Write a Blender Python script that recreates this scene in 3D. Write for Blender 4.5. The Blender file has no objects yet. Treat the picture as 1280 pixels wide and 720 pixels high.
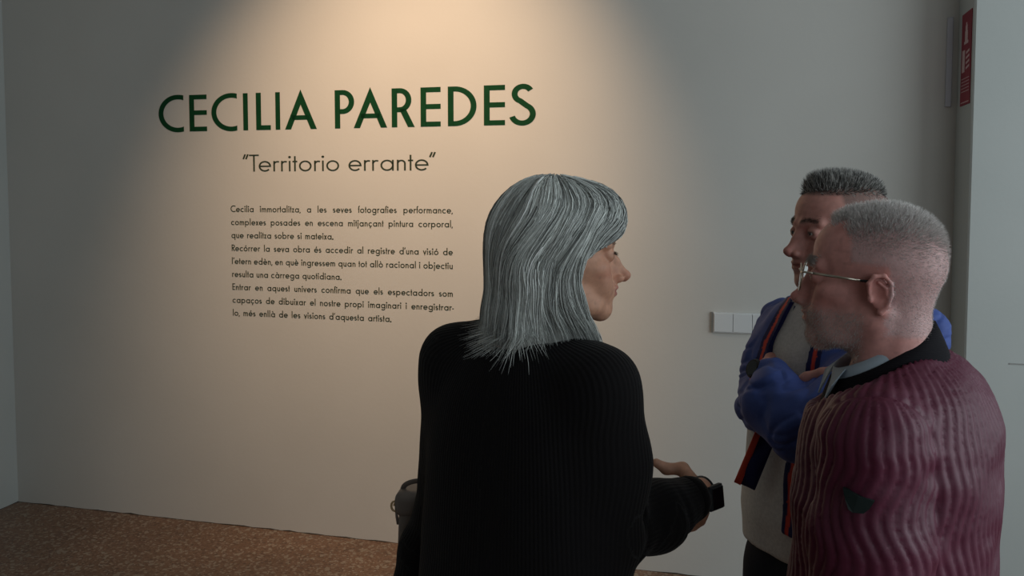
import bpy, math, random
import numpy as np
from mathutils import Vector, Matrix

random.seed(7)
rng = np.random.default_rng(7)
sc = bpy.context.scene
COL = sc.collection
PI = math.pi

# ------------------------------------------------------------------ camera
EYE = 1.65
PITCH = math.atan(63 / 1086)
cam_d = bpy.data.cameras.new('camera')
cam_d.sensor_width = 36
cam_d.lens = 1086 / 1280 * 36
cam_d.shift_y = -57 / 1280
cam_d.clip_start = 0.05
cam = bpy.data.objects.new('camera', cam_d)
cam.location = (0, 0, EYE)
cam.rotation_euler = (PI / 2 - PITCH, 0, 0)
COL.objects.link(cam)
sc.camera = cam

# ------------------------------------------------------------------ light
sc.view_settings.view_transform = 'Standard'
sc.view_settings.look = 'None'
sc.view_settings.gamma = 1
sc.view_settings.exposure = 0.0
w = bpy.data.worlds.new('world')
sc.world = w
w.use_nodes = True
w.node_tree.nodes['Background'].inputs[0].default_value = (1.0, 0.97, 0.92, 1)
w.node_tree.nodes['Background'].inputs[1].default_value = 0.045

# main wall frame: foot of the left corner, unit vector along the wall, unit vector out of the wall
P0 = np.array([-2.635, 4.550, 0.0])
U = np.array([0.96717, -0.25413, 0.0])
N = np.array([-0.25413, -0.96717, 0.0])          # towards the room


def W(u, e, z):
    """point at u along the main wall, e metres in front of it, height z"""
    p = P0 + U * u + N * e
    return np.array([p[0], p[1], z])


def lamp(kind, name, loc, target, energy, color, **kw):
    d = bpy.data.lights.new(name, kind)
    d.energy = energy
    d.color = color
    for k, v in kw.items():
        setattr(d, k, v)
    o = bpy.data.objects.new(name, d)
    o.location = loc
    o.rotation_euler = (Vector(target) - Vector(loc)).to_track_quat('-Z', 'Y').to_euler()
    COL.objects.link(o)
    return o


# the gallery spotlight over the title and the daylight of the window on the right
lamp('SPOT', 'gallery_spotlight', W(2.52, 1.75, 3.50), W(2.22, 0.0, 1.72), 262, (1.0, 0.68, 0.42),
     spot_size=math.radians(64), spot_blend=1.0, shadow_soft_size=0.05)
lamp('AREA', 'window_daylight', W(6.5, 2.3, 2.0), W(2.8, 1.5, 1.5), 54, (0.84, 0.96, 1.0),
     shape='RECTANGLE', size=2.8, size_y=2.6)

lamp('AREA', 'face_fill_light', (1.3, -2.8, 2.3), (0.7, 1.5, 1.4), 23, (0.84, 0.95, 1.0),
     shape='RECTANGLE', size=2.2, size_y=2.0)  # added cool fill from behind the camera, brightening the people's faces


# ------------------------------------------------------------------ helpers
def tag(o, label=None, cat=None, group=None, kind=None):
    if label: o['label'] = label
    if cat: o['category'] = cat
    if group: o['group'] = group
    if kind: o['kind'] = kind
    return o


def empty(name, loc, label, cat, group=None):
    o = bpy.data.objects.new(name, None)
    o.empty_display_size = 0.1
    o.location = loc
    COL.objects.link(o)
    return tag(o, label, cat, group)


def nprm(v):
    v = np.asarray(v, float)
    return v / np.linalg.norm(v)


def link_mesh(name, me, mat, parent=None, smooth=True):
    if mat is not None:
        me.materials.append(mat)
    if smooth:
        me.polygons.foreach_set('use_smooth', np.ones(len(me.polygons), bool))
    me.update()
    o = bpy.data.objects.new(name, me)
    COL.objects.link(o)
    if parent is not None:
        o.parent = parent                                  # meshes keep room coordinates; their Empty stands on the floor
        if parent.type == 'EMPTY': o.matrix_parent_inverse = Matrix.Translation(parent.location).inverted()
    return o


def mesh_np(verts, faces, col=None, uv=None, attrs=None, name='mesh'):
    """verts (n,3); faces (m,k) array of equal sided faces or a list of arrays"""
    me = bpy.data.meshes.new(name)
    if not isinstance(faces, (list, tuple)):
        faces = [faces]
    faces = [np.asarray(f, np.int32) for f in faces if len(f)]
    nl = sum(f.size for f in faces)
    npg = sum(len(f) for f in faces)
    me.vertices.add(len(verts))
    me.vertices.foreach_set('co', np.asarray(verts, np.float32).ravel())
    me.loops.add(nl)
    me.loops.foreach_set('vertex_index', np.concatenate([f.ravel() for f in faces]))
    me.polygons.add(npg)
    tot = np.concatenate([np.full(len(f), f.shape[1], np.int32) for f in faces])
    st = np.concatenate([[0], np.cumsum(tot)[:-1]]).astype(np.int32)
    me.polygons.foreach_set('loop_start', st)
    me.polygons.foreach_set('loop_total', tot)
    me.update(calc_edges=True)
    if col is not None:
        a = me.color_attributes.new('col', 'FLOAT_COLOR', 'POINT')
        c = np.ones((len(verts), 4), np.float32)
        c[:, :3] = col
        a.data.foreach_set('color', c.ravel())
    if attrs:
        for k, v in attrs.items():
            a = me.attributes.new(k, 'FLOAT', 'POINT')
            a.data.foreach_set('value', np.asarray(v, np.float32))
    return me


class MB:
    """collects simple shapes into one mesh"""
    def __init__(s):
        s.v = []; s.f = []

    def poly(s, vs, fs):
        b = len(s.v)
        s.v += [tuple(map(float, q)) for q in vs]
        s.f += [tuple(b + i for i in q) for q in fs]

    def box(s, c, ax, ay, az, bev=0.0):
        """box with centre c and half-extent vectors; bev cuts the front (+az) edges"""
        c, ax, ay, az = map(np.asarray, (c, ax, ay, az))
        if bev <= 0:
            vs = [c + i * ax + j * ay + k * az for k in (-1, 1) for j in (-1, 1) for i in (-1, 1)]
            s.poly(vs, [(0, 2, 3, 1), (4, 5, 7, 6), (0, 1, 5, 4), (2, 6, 7, 3), (0, 4, 6, 2), (1, 3, 7, 5)])
            return
        lx, ly, lz = (np.linalg.norm(q) for q in (ax, ay, az))
        ring = []
        for (fx, fy, fz) in ((1, 1, -1), (1, 1, 1 - bev / lz), (1 - bev / lx, 1 - bev / ly, 1)):
            ring.append([c + i * fx * ax + j * fy * ay + fz * az for i, j in ((-1, -1), (1, -1), (1, 1), (-1, 1))])
        vs = sum(ring, [])
        fs = [(3, 2, 1, 0), (8, 9, 10, 11)]
        for r in (0, 4):
            for i in range(4):
                j = (i + 1) % 4
                fs.append((r + i, r + j, r + 4 + j, r + 4 + i))
        s.poly(vs, fs)

    def tube(s, pts, r, n=8, closed=False, flat=None):
        pts = [np.asarray(p, float) for p in pts]
        m = len(pts)
        rr = r if hasattr(r, '__len__') else [r] * m
        b = len(s.v)
        up = None
        for i, p in enumerate(pts):
            if closed:
                t = pts[(i + 1) % m] - pts[i - 1]
            else:
                t = pts[min(i + 1, m - 1)] - pts[max(i - 1, 0)]
            t = nprm(t)
            if up is None:
                up = np.array([0, 0, 1.0]) if abs(t[2]) < 0.9 else np.array([1.0, 0, 0])
            if flat is not None:
                up = np.asarray(flat, float)
            a = nprm(np.cross(t, up)); c = np.cross(a, t)
            up = c if flat is None else up
            r1, r2 = (rr[i], rr[i]) if not hasattr(rr[i], '__len__') else rr[i]
            for k in range(n):
                q = 2 * PI * k / n
                s.v.append(tuple(p + a * r1 * math.cos(q) + c * r2 * math.sin(q)))
        for i in range(m if closed else m - 1):
            j = (i + 1) % m
            for k in range(n):
                l = (k + 1) % n
                s.f.append((b + i * n + k, b + i * n + l, b + j * n + l, b + j * n + k))
        if not closed:
            s.f.append(tuple(b + k for k in range(n))[::-1])
            s.f.append(tuple(b + (m - 1) * n + k for k in range(n)))

    def build(s, name, mat, parent=None, smooth=False):
        me = bpy.data.meshes.new(name)
        me.from_pydata(s.v, [], s.f)
        return link_mesh(name, me, mat, parent, smooth)


# ------------------------------------------------------------------ materials
def newmat(name, color, rough=0.7, metal=0.0, spec=0.4):
    m = bpy.data.materials.new(name)
    m.use_nodes = True
    b = m.node_tree.nodes['Principled BSDF']
    b.inputs['Base Color'].default_value = (*color, 1)
    b.inputs['Roughness'].default_value = rough
    b.inputs['Metallic'].default_value = metal
    b.inputs['Specular IOR Level'].default_value = spec
    return m, m.node_tree, b


def node(nt, typ, **kw):
    n = nt.nodes.new(typ)
    for k, v in kw.items():
        if k in n.inputs.keys() if hasattr(n.inputs, 'keys') else False:
            n.inputs[k].default_value = v
        else:
            setattr(n, k, v)
    return n


def noise_bump(nt, b, scale, strength, dist=0.01, detail=4, coord='Object', mapscale=None):
    tc = nt.nodes.new('ShaderNodeTexCoord')
    nz = nt.nodes.new('ShaderNodeTexNoise')
    nz.inputs['Scale'].default_value = scale
    nz.inputs['Detail'].default_value = detail
    if mapscale:
        mp = nt.nodes.new('ShaderNodeMapping')
        mp.inputs['Scale'].default_value = mapscale
        nt.links.new(tc.outputs[coord], mp.inputs['Vector'])
        nt.links.new(mp.outputs[0], nz.inputs['Vector'])
    else:
        nt.links.new(tc.outputs[coord], nz.inputs['Vector'])
    bp = nt.nodes.new('ShaderNodeBump')
    bp.inputs['Strength'].default_value = strength
    bp.inputs['Distance'].default_value = dist
    nt.links.new(nz.outputs[0], bp.inputs['Height'])
    nt.links.new(bp.outputs[0], b.inputs['Normal'])
    return nz, bp


def mix_noise(nt, b, c1, c2, scale, detail=3, lo=0.35, hi=0.65, coord='Object'):
    tc = nt.nodes.new('ShaderNodeTexCoord')
    nz = nt.nodes.new('ShaderNodeTexNoise')
    nz.inputs['Scale'].default_value = scale
    nz.inputs['Detail'].default_value = detail
    nt.links.new(tc.outputs[coord], nz.inputs['Vector'])
    r = nt.nodes.new('ShaderNodeValToRGB')
    r.color_ramp.elements[0].position = lo
    r.color_ramp.elements[1].position = hi
    r.color_ramp.elements[0].color = (*c1, 1)
    r.color_ramp.elements[1].color = (*c2, 1)
    nt.links.new(nz.outputs[0], r.inputs[0])
    nt.links.new(r.outputs[0], b.inputs['Base Color'])
    return r


def attr_mat(name, rough, spec=0.3, var=0.10, nscale=120, bump=0.0, bdist=0.002, sss=0.0):
    """colour comes from the mesh's own colour attribute, broken up by noise"""
    m, nt, b = newmat(name, (0.5, 0.5, 0.5), rough, 0, spec)
    at = nt.nodes.new('ShaderNodeAttribute'); at.attribute_name = 'col'
    tc = nt.nodes.new('ShaderNodeTexCoord')
    nz = nt.nodes.new('ShaderNodeTexNoise'); nz.inputs['Scale'].default_value = nscale; nz.inputs['Detail'].default_value = 4
    nt.links.new(tc.outputs['Object'], nz.inputs['Vector'])
    mr = nt.nodes.new('ShaderNodeMapRange')
    mr.inputs['From Min'].default_value = 0.3; mr.inputs['From Max'].default_value = 0.7
    mr.inputs['To Min'].default_value = 1 - var; mr.inputs['To Max'].default_value = 1 + var
    nt.links.new(nz.outputs[0], mr.inputs['Value'])
    vm = nt.nodes.new('ShaderNodeVectorMath'); vm.operation = 'SCALE'
    nt.links.new(at.outputs['Color'], vm.inputs[0]); nt.links.new(mr.outputs[0], vm.inputs['Scale'])
    nt.links.new(vm.outputs[0], b.inputs['Base Color'])
    if bump > 0:
        bp = nt.nodes.new('ShaderNodeBump'); bp.inputs['Strength'].default_value = bump; bp.inputs['Distance'].default_value = bdist
        nt.links.new(nz.outputs[0], bp.inputs['Height']); nt.links.new(bp.outputs[0], b.inputs['Normal'])
    if sss > 0:
        b.inputs['Subsurface Weight'].default_value = sss
        b.inputs['Subsurface Radius'].default_value = (0.010, 0.004, 0.002)
        b.inputs['Subsurface Scale'].default_value = 1.0
    return m


M = {}
m, nt, b = newmat('painted_wall', (0.62, 0.60, 0.56), 0.85, 0, 0.2)
mix_noise(nt, b, (0.60, 0.585, 0.555), (0.635, 0.62, 0.59), 1.3)
noise_bump(nt, b, 60, 0.10, 0.004)
M['wall'] = m
m, nt, b = newmat('pale_wall', (0.66, 0.68, 0.66), 0.8, 0, 0.25)
mix_noise(nt, b, (0.50, 0.525, 0.515), (0.53, 0.55, 0.54), 1.7)
noise_bump(nt, b, 60, 0.10, 0.004)
M['pale'] = m
m, nt, b = newmat('ceiling_paint', (0.55, 0.55, 0.53), 0.9, 0, 0.2)
noise_bump(nt, b, 40, 0.1, 0.003)
M['ceiling'] = m
# terrazzo floor: chips in a brown ground
m, nt, b = newmat('terrazzo', (0.3, 0.2, 0.13), 0.42, 0, 0.4)
tc = nt.nodes.new('ShaderNodeTexCoord')
vo = nt.nodes.new('ShaderNodeTexVoronoi'); vo.inputs['Scale'].default_value = 120
vo2 = nt.nodes.new('ShaderNodeTexVoronoi'); vo2.inputs['Scale'].default_value = 70
big = nt.nodes.new('ShaderNodeTexNoise'); big.inputs['Scale'].default_value = 2.2
for q in (vo, vo2, big):
    nt.links.new(tc.outputs['Object'], q.inputs['Vector'])
sep = nt.nodes.new('ShaderNodeSeparateColor'); nt.links.new(vo.outputs['Color'], sep.inputs[0])
r1 = nt.nodes.new('ShaderNodeValToRGB')
el = r1.color_ramp.elements
el[0].position = 0.0; el[0].color = (0.15, 0.085, 0.055, 1)
el[1].position = 1.0; el[1].color = (0.50, 0.42, 0.33, 1)
for p, c in ((0.25, (0.25, 0.135, 0.078)), (0.80, (0.29, 0.165, 0.10)), (0.93, (0.36, 0.235, 0.16))):
    e = el.new(p); e.color = (*c, 1)
nt.links.new(sep.outputs[0], r1.inputs[0])
sep2 = nt.nodes.new('ShaderNodeSeparateColor'); nt.links.new(vo2.outputs['Color'], sep2.inputs[0])
r2 = nt.nodes.new('ShaderNodeValToRGB')
r2.color_ramp.elements[0].position = 0.86; r2.color_ramp.elements[0].color = (0, 0, 0, 1)
r2.color_ramp.elements[1].position = 0.9; r2.color_ramp.elements[1].color = (1, 1, 1, 1)
nt.links.new(sep2.outputs[1], r2.inputs[0])
mx = nt.nodes.new('ShaderNodeMix'); mx.data_type = 'RGBA'
nt.links.new(r2.outputs[0], mx.inputs['Factor']); nt.links.new(r1.outputs[0], mx.inputs['A'])
mx.inputs['B'].default_value = (0.40, 0.31, 0.23, 1)
mx2 = nt.nodes.new('ShaderNodeMix'); mx2.data_type = 'RGBA'; mx2.blend_type = 'MULTIPLY'
mx2.inputs['Factor'].default_value = 0.5
nt.links.new(mx.outputs['Result'], mx2.inputs['A']); nt.links.new(big.outputs[0], mx2.inputs['B'])
nt.links.new(mx2.outputs['Result'], b.inputs['Base Color'])
M['floor'] = m
m, nt, b = newmat('joint_dirt', (0.05, 0.045, 0.04), 0.95, 0, 0.1)
noise_bump(nt, b, 80, 0.6, 0.005); M['joint'] = m
m, nt, b = newmat('green_vinyl', (0.0085, 0.062, 0.022), 0.7, 0, 0.12)
mix_noise(nt, b, (0.004, 0.046, 0.016), (0.005, 0.054, 0.019), 20); M['green'] = m
m, nt, b = newmat('dark_vinyl', (0.030, 0.045, 0.028), 0.6, 0, 0.3)
mix_noise(nt, b, (0.028, 0.042, 0.026), (0.034, 0.050, 0.030), 20); M['dkgreen'] = m
m, nt, b = newmat('white_plastic', (0.72, 0.73, 0.74), 0.4, 0, 0.4)
noise_bump(nt, b, 200, 0.05, 0.001); M['plastic'] = m
m, nt, b = newmat('shadow_grey_plastic', (0.30, 0.30, 0.29), 0.5, 0, 0.4)  # dark copy of the white plastic for the panel's shaded end; plain grey elsewhere
noise_bump(nt, b, 200, 0.05, 0.001); M['greyplastic'] = m
m, nt, b = newmat('red_indicator', (0.55, 0.02, 0.03), 0.3, 0, 0.5); M['reddot'] = m
m, nt, b = newmat('red_sign', (0.36, 0.018, 0.035), 0.6, 0, 0.4)
mix_noise(nt, b, (0.24, 0.018, 0.035), (0.28, 0.022, 0.042), 15); M['sign'] = m
m, nt, b = newmat('sign_print', (0.62, 0.45, 0.45), 0.5, 0, 0.3); M['print'] = m
m, nt, b = newmat('strip_pale', (0.50, 0.50, 0.55), 0.35, 0, 0.5)
M['palestrip'] = m
m, nt, b = newmat('dark_metal', (0.06, 0.06, 0.06), 0.5, 0.6); noise_bump(nt, b, 300, 0.1, 0.0005); M['darkmetal'] = m

# ------------------------------------------------------------------ the setting
Wd = 4.512       # length of the main wall up to the return on the right
RET = 0.235      # depth of that return
H = 3.6


def slab(name, pts, h0, h1, mat, label=None):
    """vertical prism over a ground outline"""
    mb = MB()
    n = len(pts)
    vs = [(p[0], p[1], h0) for p in pts] + [(p[0], p[1], h1) for p in pts]
    fs = [tuple(range(n))[::-1], tuple(range(n, 2 * n))] + [(i, (i + 1) % n, n + (i + 1) % n, n + i) for i in range(n)]
    mb.poly(vs, fs)
    o = mb.build(name, mat)
    return tag(o, label, None, None, 'structure')


slab('floor', [W(-0.3, -0.4, 0), W(8, -0.4, 0), W(8, 8.5, 0), W(-0.3, 8.5, 0)], -0.2, 0.0, M['floor'],
     'brown terrazzo floor with pale chips')
slab('ceiling', [W(-0.3, -0.4, 0), W(8, -0.4, 0), W(8, 8.5, 0), W(-0.3, 8.5, 0)], H, H + 0.2, M['ceiling'])
slab('wall_back', [W(-0.3, 0, 0), W(-0.3, -0.25, 0), W(Wd + 0.3, -0.25, 0), W(Wd + 0.3, 0, 0)], 0.0, H, M['wall'],
     'long beige wall carrying the exhibition title')
slab('wall_left', [W(-0.25, 0.0, 0), W(0, 0.0, 0), W(0, 8.5, 0), W(-0.25, 8.5, 0)], 0.0, H, M['pale'],
     'pale grey wall at the left edge')
# the projecting wall on the right, with its short return where the red sign hangs
slab('wall_right', [W(Wd, -0.2, 0), W(8, -0.2, 0), W(8, RET, 0), W(Wd + 0.006, RET, 0), W(Wd, RET - 0.006, 0)], 0.0, H, M['pale'],
     'bright projecting wall at the right edge')
# dark crumbly joint between walls and floor
def joint(name, a, bb, out, n=60):
    mb = MB()
    vs = []; fs = []
    for i in range(n + 1):
        t = i / n
        p = a * (1 - t) + bb * t
        d = 0.0015 + 0.004 * rng.random() * (rng.random() > 0.35)
        hh = 0.001 + 0.005 * rng.random() * (rng.random() > 0.5)
        vs += [p + out * 0.0 + np.array([0, 0, hh]), p + out * d + np.array([0, 0, 0.0005]), p + np.array([0, 0, 0.0005])]
    for i in range(n):
        for k in range(3):
            l = (k + 1) % 3
            fs.append((3 * i + k, 3 * i + l, 3 * i + 3 + l, 3 * i + 3 + k))
    mb.poly(vs, fs)
    tag(mb.build(name, M['joint']), 'dark crumbly joint between wall and floor', None, None, 'structure')


joint('trim_1', W(0, 0, 0), W(Wd, 0, 0), N, 90)
joint('trim_2', W(0, 0, 0), W(0, 3.0, 0), U, 40)
m1 = MB(); 
tag(slab('trim_3', [W(4.66, RET, 0), W(4.66, RET + 0.0015, 0), W(7.9, RET + 0.0015, 0), W(7.9, RET, 0)], 1.022, 1.027, M['greyplastic']),
    'thin dark grey strip low on the bright wall at the right edge', None, None, 'structure')  # thin grey strip drawing a faint dark line across the wall

# ------------------------------------------------------------------ lettering: a monoline geometric sans drawn as strokes
def arc(cx, cy, rx, ry, a0, a1, n=None):
    n = n or max(4, int(abs(a1 - a0) / 12))
    return [(cx + rx * math.cos(math.radians(a0 + (a1 - a0) * i / n)),
             cy + ry * math.sin(math.radians(a0 + (a1 - a0) * i / n))) for i in range(n + 1)]


def glyph(ch, w, X=0.61):
    """list of (polyline, closed) and the advance width; cap height 1, stroke width w"""
    h = w / 2
    A = 1.04
    r = X / 2 - h + 0.01                # centre-line radius of the round letters
    cy = X / 2
    S = []
    L = lambda *p: S.append((list(p), False))

    def bowl(cx): S.append((arc(cx, cy, r, r, 0, 342, 20), True))
    acc = None
    base = {'ó': 'o', 'è': 'e', 'é': 'e', 'à': 'a', 'ç': 'c', 'ò': 'o'}.get(ch)
    if base:
        g, adv = glyph(base, w, X)
        S += g
        c = adv / 2
        if ch in 'óé': L((c - 0.02, X + 0.10), (c + 0.10, X + 0.29))
        elif ch in 'èàò': L((c + 0.02, X + 0.10), (c - 0.10, X + 0.29))
        else: S.append(([(c, -0.02), (c + 0.03, -0.10), (c + 0.01, -0.18), (c - 0.08, -0.19)], False))
        return S, adv
    sb = 0.075
    if ch in 'aqdgbp':
        D = 2 * r + 2 * h
        if ch in 'aqdg':
            bowl(sb + h + r); x = sb + D - h
            lo = {'a': 0, 'q': -0.30, 'd': 0, 'g': -0.02}[ch]; hi = {'a': X, 'q': X, 'd': A, 'g': X}[ch]
            if ch == 'g':
                S.append(([(x, X)] + [(x, -0.06)] + arc(sb + h + r, -0.06, r, 0.20, 0, -150, 10)[1:], False))
            else: L((x, lo), (x, hi))
        else:
            x = sb + h; bowl(sb + h + r)
            L((x, 0 if ch == 'b' else -0.30), (x, A if ch == 'b' else X))
        return S, D + 2 * sb
    if ch == 'o': bowl(sb * .7 + h + r); return S, 2 * r + 2 * h + 1.4 * sb
    if ch == 'c': S.append((arc(sb * .7 + h + r, cy, r, r, 48, 312, 16), False)); return S, 2 * r * .87 + 2 * h + 1.1 * sb
    if ch == 'e':
        c = sb * .7 + h + r
        S.append(([(c - r, cy), (c + r, cy)] + arc(c, cy, r, r, 0, 318, 20)[1:], False))
        return S, 2 * r + 2 * h + 1.3 * sb
    if ch in 'nmhru':
        x = sb + h
        nw = 0.36 - w * .3
        if ch == 'u':
            S.append(([(x, X)] + arc(x + nw / 2, nw / 2 + h, nw / 2, nw / 2, 180, 360, 10) , False)); L((x + nw, 0), (x + nw, X))
            return S, nw + 2 * h + 2 * sb
        if ch == 'r':
            L((x, 0), (x, X)); S.append((arc(x + 0.17, X - 0.17 - h, 0.17, 0.17, 180, 62, 8), False)); return S, 0.27 + w * .6 + sb
        L((x, 0), (x, X if ch != 'h' else A))
        k = 1 if ch != 'm' else 2
        if ch == 'm': nw *= 0.92
        for i in range(k):
            xx = x + i * nw
            S.append(([(xx, X - nw / 2 - h)] + arc(xx + nw / 2, X - nw / 2 - h, nw / 2, nw / 2, 180, 0, 10) + [(xx + nw, 0)], False))
        return S, k * nw + 2 * h + 2 * sb
    if ch in 'il1j':
        x = sb + h
        if ch == 'l': L((x, 0), (x, A))
        if ch == 'i': L((x, 0), (x, X))
        if ch == 'j': S.append(([(x, X), (x, -0.16), (x - 0.03, -0.24), (x - 0.09, -0.27)], False))
        if ch in 'ij': S.append((arc(x, X + 0.22, w * .32, w * .32, 0, 300, 6), True))
        return S, 2 * sb + w
    if ch == 't':
        x = 0.03 + 0.12; L((x, 0), (x, X + 0.27)); L((0.03, X - h), (0.27, X - h)); return S, 0.30
    if ch == 'f':
        x = 0.03 + 0.11; S.append(([(x, 0), (x, A - 0.14 - h)] + arc(x + 0.14, A - 0.14 - h, 0.14, 0.14, 180, 80, 6), False)); L((0.03, X - h), (0.25, X - h)); return S, 0.29
    if ch == 's':
        q = X / 4 - h / 2 + 0.003; c = sb * .6 + h + q * 1.05
        S.append((arc(c, X - h - q, q * 1.05, q, 35, 270, 12)[:-1] + arc(c, h + q, q * 1.12, q, 90, -150, 12), False)); return S, 2 * q * 1.1 + w + 1.2 * sb
    if ch == 'v': S.append(([(0.01 + h, X), (0.26, h), (0.51 - h, X)], False)); return S, 0.52
    if ch == 'x': L((0.03 + h, 0), (0.45 - h, X)); L((0.03 + h, X), (0.45 - h, 0)); return S, 0.48
    if ch == 'z': S.append(([(0.05, X - h), (0.37 - h, X - h), (0.06 + h, h), (0.40, h)], False)); return S, 0.44
    if ch == ',': L((0.13, 0.09), (0.05, -0.14)); return S, 0.22
    if ch == '.': S.append((arc(0.11, w * .45, w * .35, w * .35, 0, 300, 6), True)); return S, 0.24
    if ch == '-': L((0.03, 0.27), (0.26, 0.27)); return S, 0.29
    if ch == '’': L((0.15, 1.0), (0.06, 0.74)); return S, 0.20
    if ch in '“”': L((0.02, .74), (0.12, 1.02)); L((0.16, .74), (0.26, 1.02)); return S, 0.32
    if ch == 'C': return [(arc(h + .5 - h + .03, .5, .5 - h + .01, .5 - h + .01, 52, 308, 20), False)], 0.84
    if ch == 'E': L((sb + h, 0), (sb + h, 1)); [L((sb, y), (sb + .44, y)) for y in (h, .5, 1 - h)]; return S, 0.58
    if ch == 'T': L((.0, 1 - h), (.50, 1 - h)); L((.25, 0), (.25, 1)); return S, 0.44
    if ch == 'R':
        L((sb + h, 0), (sb + h, 1)); S.append(([(sb, 1 - h), (sb + .22, 1 - h)] + arc(sb + .22, .73, .24, .27 - h, 90, -90, 10) + [(sb, .46 + h)], False))
        L((sb + .18, .48), (sb + .46, 0)); return S, 0.60
    return [], 0.25


def ribbon(mb, poly, closed, w, place, t):
    """one stroke of width w as a thin slab; place(x, y, e) puts it on the wall"""
    P = []
    for p in poly:
        p = np.array(p, float)
        if not P or np.linalg.norm(p - P[-1]) > 1e-5: P.append(p)
    n = len(P)
    offs = []
    for i in range(n):
        if closed or 0 < i < n - 1:
            d0 = P[i] - P[i - 1]; d1 = P[(i + 1) % n] - P[i]
            d0 = nprm(d0); d1 = nprm(d1)
            n0 = np.array([-d0[1], d0[0]]); n1 = np.array([-d1[1], d1[0]])
            mm = nprm(n0 + n1); k = 1 / max(0.25, mm @ n0)
            offs.append(mm * k * w / 2)
        else:
            d = nprm(P[min(i + 1, n - 1)] - P[max(i - 1, 0)])
            offs.append(np.array([-d[1], d[0]]) * w / 2)
    vs = []
    for p, o in zip(P, offs):
        for q in (p + o, p - o):
            vs.append(place(q[0], q[1], t)); vs.append(place(q[0], q[1], 0))
    fs = []
    for i in range(n if closed else n - 1):
        a = 4 * i; c = 4 * ((i + 1) % n)
        fs += [(a, a + 2, c + 2, c), (a, c, c + 1, a + 1), (a + 2, a + 3, c + 3, c + 2)]
    if not closed:
        fs += [(0, 1, 3, 2), (4 * n - 4, 4 * n - 2, 4 * n - 1, 4 * n - 3)]
    mb.poly(vs, fs)


def place_fn(u0, z0, sx, sz):
    return lambda x, y, e: W(u0 + x * sx, 0.0006 + e, z0 + y * sz)


# title: letter boxes on the wall (left, right) in metres
TZ0, TH = 1.9455, 0.1765
def title_glyph(ch, w):
    """outlines for a box of width w (m) and height TH; strokes 0.0232"""
    s = 0.0222; h = s / 2; T = TH
    if ch == 'I': return [([(w / 2, 0), (w / 2, T)], False, w)]
    if ch == 'E': return [([(h, 0), (h, T)], False, s)] + [([(s * .9, y), (w, y)], False, s) for y in (h, T * .51, T - h)]
    if ch == 'L': return [([(h, 0), (h, T)], False, s), ([(s * .9, h), (w, h)], False, s)]
    if ch == 'A':
        f = s * 1.16; q = (w / 2 - f) * 2 * T * 1.05 / w
        return [('P', [(0, 0), (f, 0), (w / 2, q), (w / 2, T * 1.05)]), ('P', [(w - f, 0), (w, 0), (w / 2, T * 1.05), (w / 2, q)]),
                ([(w * .22, T * .31), (w * .78, T * .31)], False, s * .95)]
    rb = T * .275
    if ch in 'PR':
        top = T - h; bot = T * (.44 if ch == 'P' else .45); ry = (top - bot) / 2
        rw = w if ch == 'P' else w * .86
        rx = min(ry, rw - h - s * 1.5)
        g = [([(h, 0), (h, T)], False, s), ([(s * .9, top), (rw - h - rx, top)] + arc(rw - h - rx, (top + bot) / 2, rx, ry, 90, -90, 18)[1:] + [(s * .9, bot)], False, s)]
        if ch == 'R': g.append(('P', [(w - s * 1.22, 0), (w, 0), (w * .40 + s * .9, T * .47), (w * .40 - s * .32, T * .47)]))
        return g
    if ch == 'D':
        return [([(h, 0), (h, T)], False, s), ([(s * .9, T - h), (w - h - T * .42, T - h)] + arc(w - h - T * .42, T / 2, T * .42, T / 2 - h, 90, -90, 28)[1:] + [(s * .9, h)], False, s)]
    if ch == 'S':
        a = arc(w * .50, T * .765, w * .345, T * .235 - h + .002, 28, 250, 18)
        c = arc(w * .47, T * .265, w * .43, T * .275 - h + .002, 62, -165, 22)
        return [(a + c, False, s)]
    return []


def C_shape(mb, w, place, t):
    """round C with vertical terminals"""
    T = TH; ro = T / 2 + .003; ri = ro - .0222
    cx = ro - .001; xr = w
    ao = math.degrees(math.acos(min(1, (xr - cx) / ro))); ai = math.degrees(math.acos(min(1, (xr - cx) / ri)))
    n = 44; vs = []
    for i in range(n + 1):
        q = i / n
        for (rr, a) in ((ro, ao), (ri, ai)):
            an = math.radians(a + (360 - 2 * a) * q)
            for e in (t, 0): vs.append(place(cx + rr * math.cos(an), T / 2 + rr * math.sin(an), e))
    fs = []
    for i in range(n):
        a = 4 * i; c = a + 4
        fs += [(a, a + 2, c + 2, c), (a, c, c + 1, a + 1), (a + 2, a + 3, c + 3, c + 2)]
    fs += [(0, 1, 3, 2), (4 * n, 4 * n + 2, 4 * n + 3, 4 * n + 1)]
    mb.poly(vs, fs)


TITLE = [('C', 198.7, 229.6), ('E', 236.9, 258.6), ('C', 264.7, 296.4), ('I', 304.1, 310.0), ('L', 320.2, 338.4), ('I', 344.5, 350.2),
         ('A', 356.3, 395.9), ('P', 418.7, 442.9), ('A', 442.2, 483.9), ('R', 489.8, 518.4), ('E', 525.9, 550.9), ('D', 560.0, 595.7),
         ('E', 605.0, 631.3), ('S', 638.6, 669.2)]
TITLE_U = []
for ch, a, c in TITLE:      # measured widths turned into metres along the wall
    uu = []
    for x in (a, c):
        dx = (x - 640) / 1086
        den = dx * N[0] + math.cos(PITCH) * N[1] + ((303 - 140) / 1086) * math.sin(PITCH) * N[1]
        d = np.array([dx, math.cos(PITCH) + (163 / 1086) * math.sin(PITCH), 0])
        tt = (P0[:2] @ N[:2]) / (d[:2] @ N[:2])
        uu.append((d[:2] * tt - P0[:2]) @ U[:2])
    TITLE_U.append((ch, uu[0], uu[1]))
root = empty('title_lettering', W(1.88, 0.001, TZ0), 'large dark green capital letters of the exhibition title high on the beige wall', 'lettering')
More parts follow.
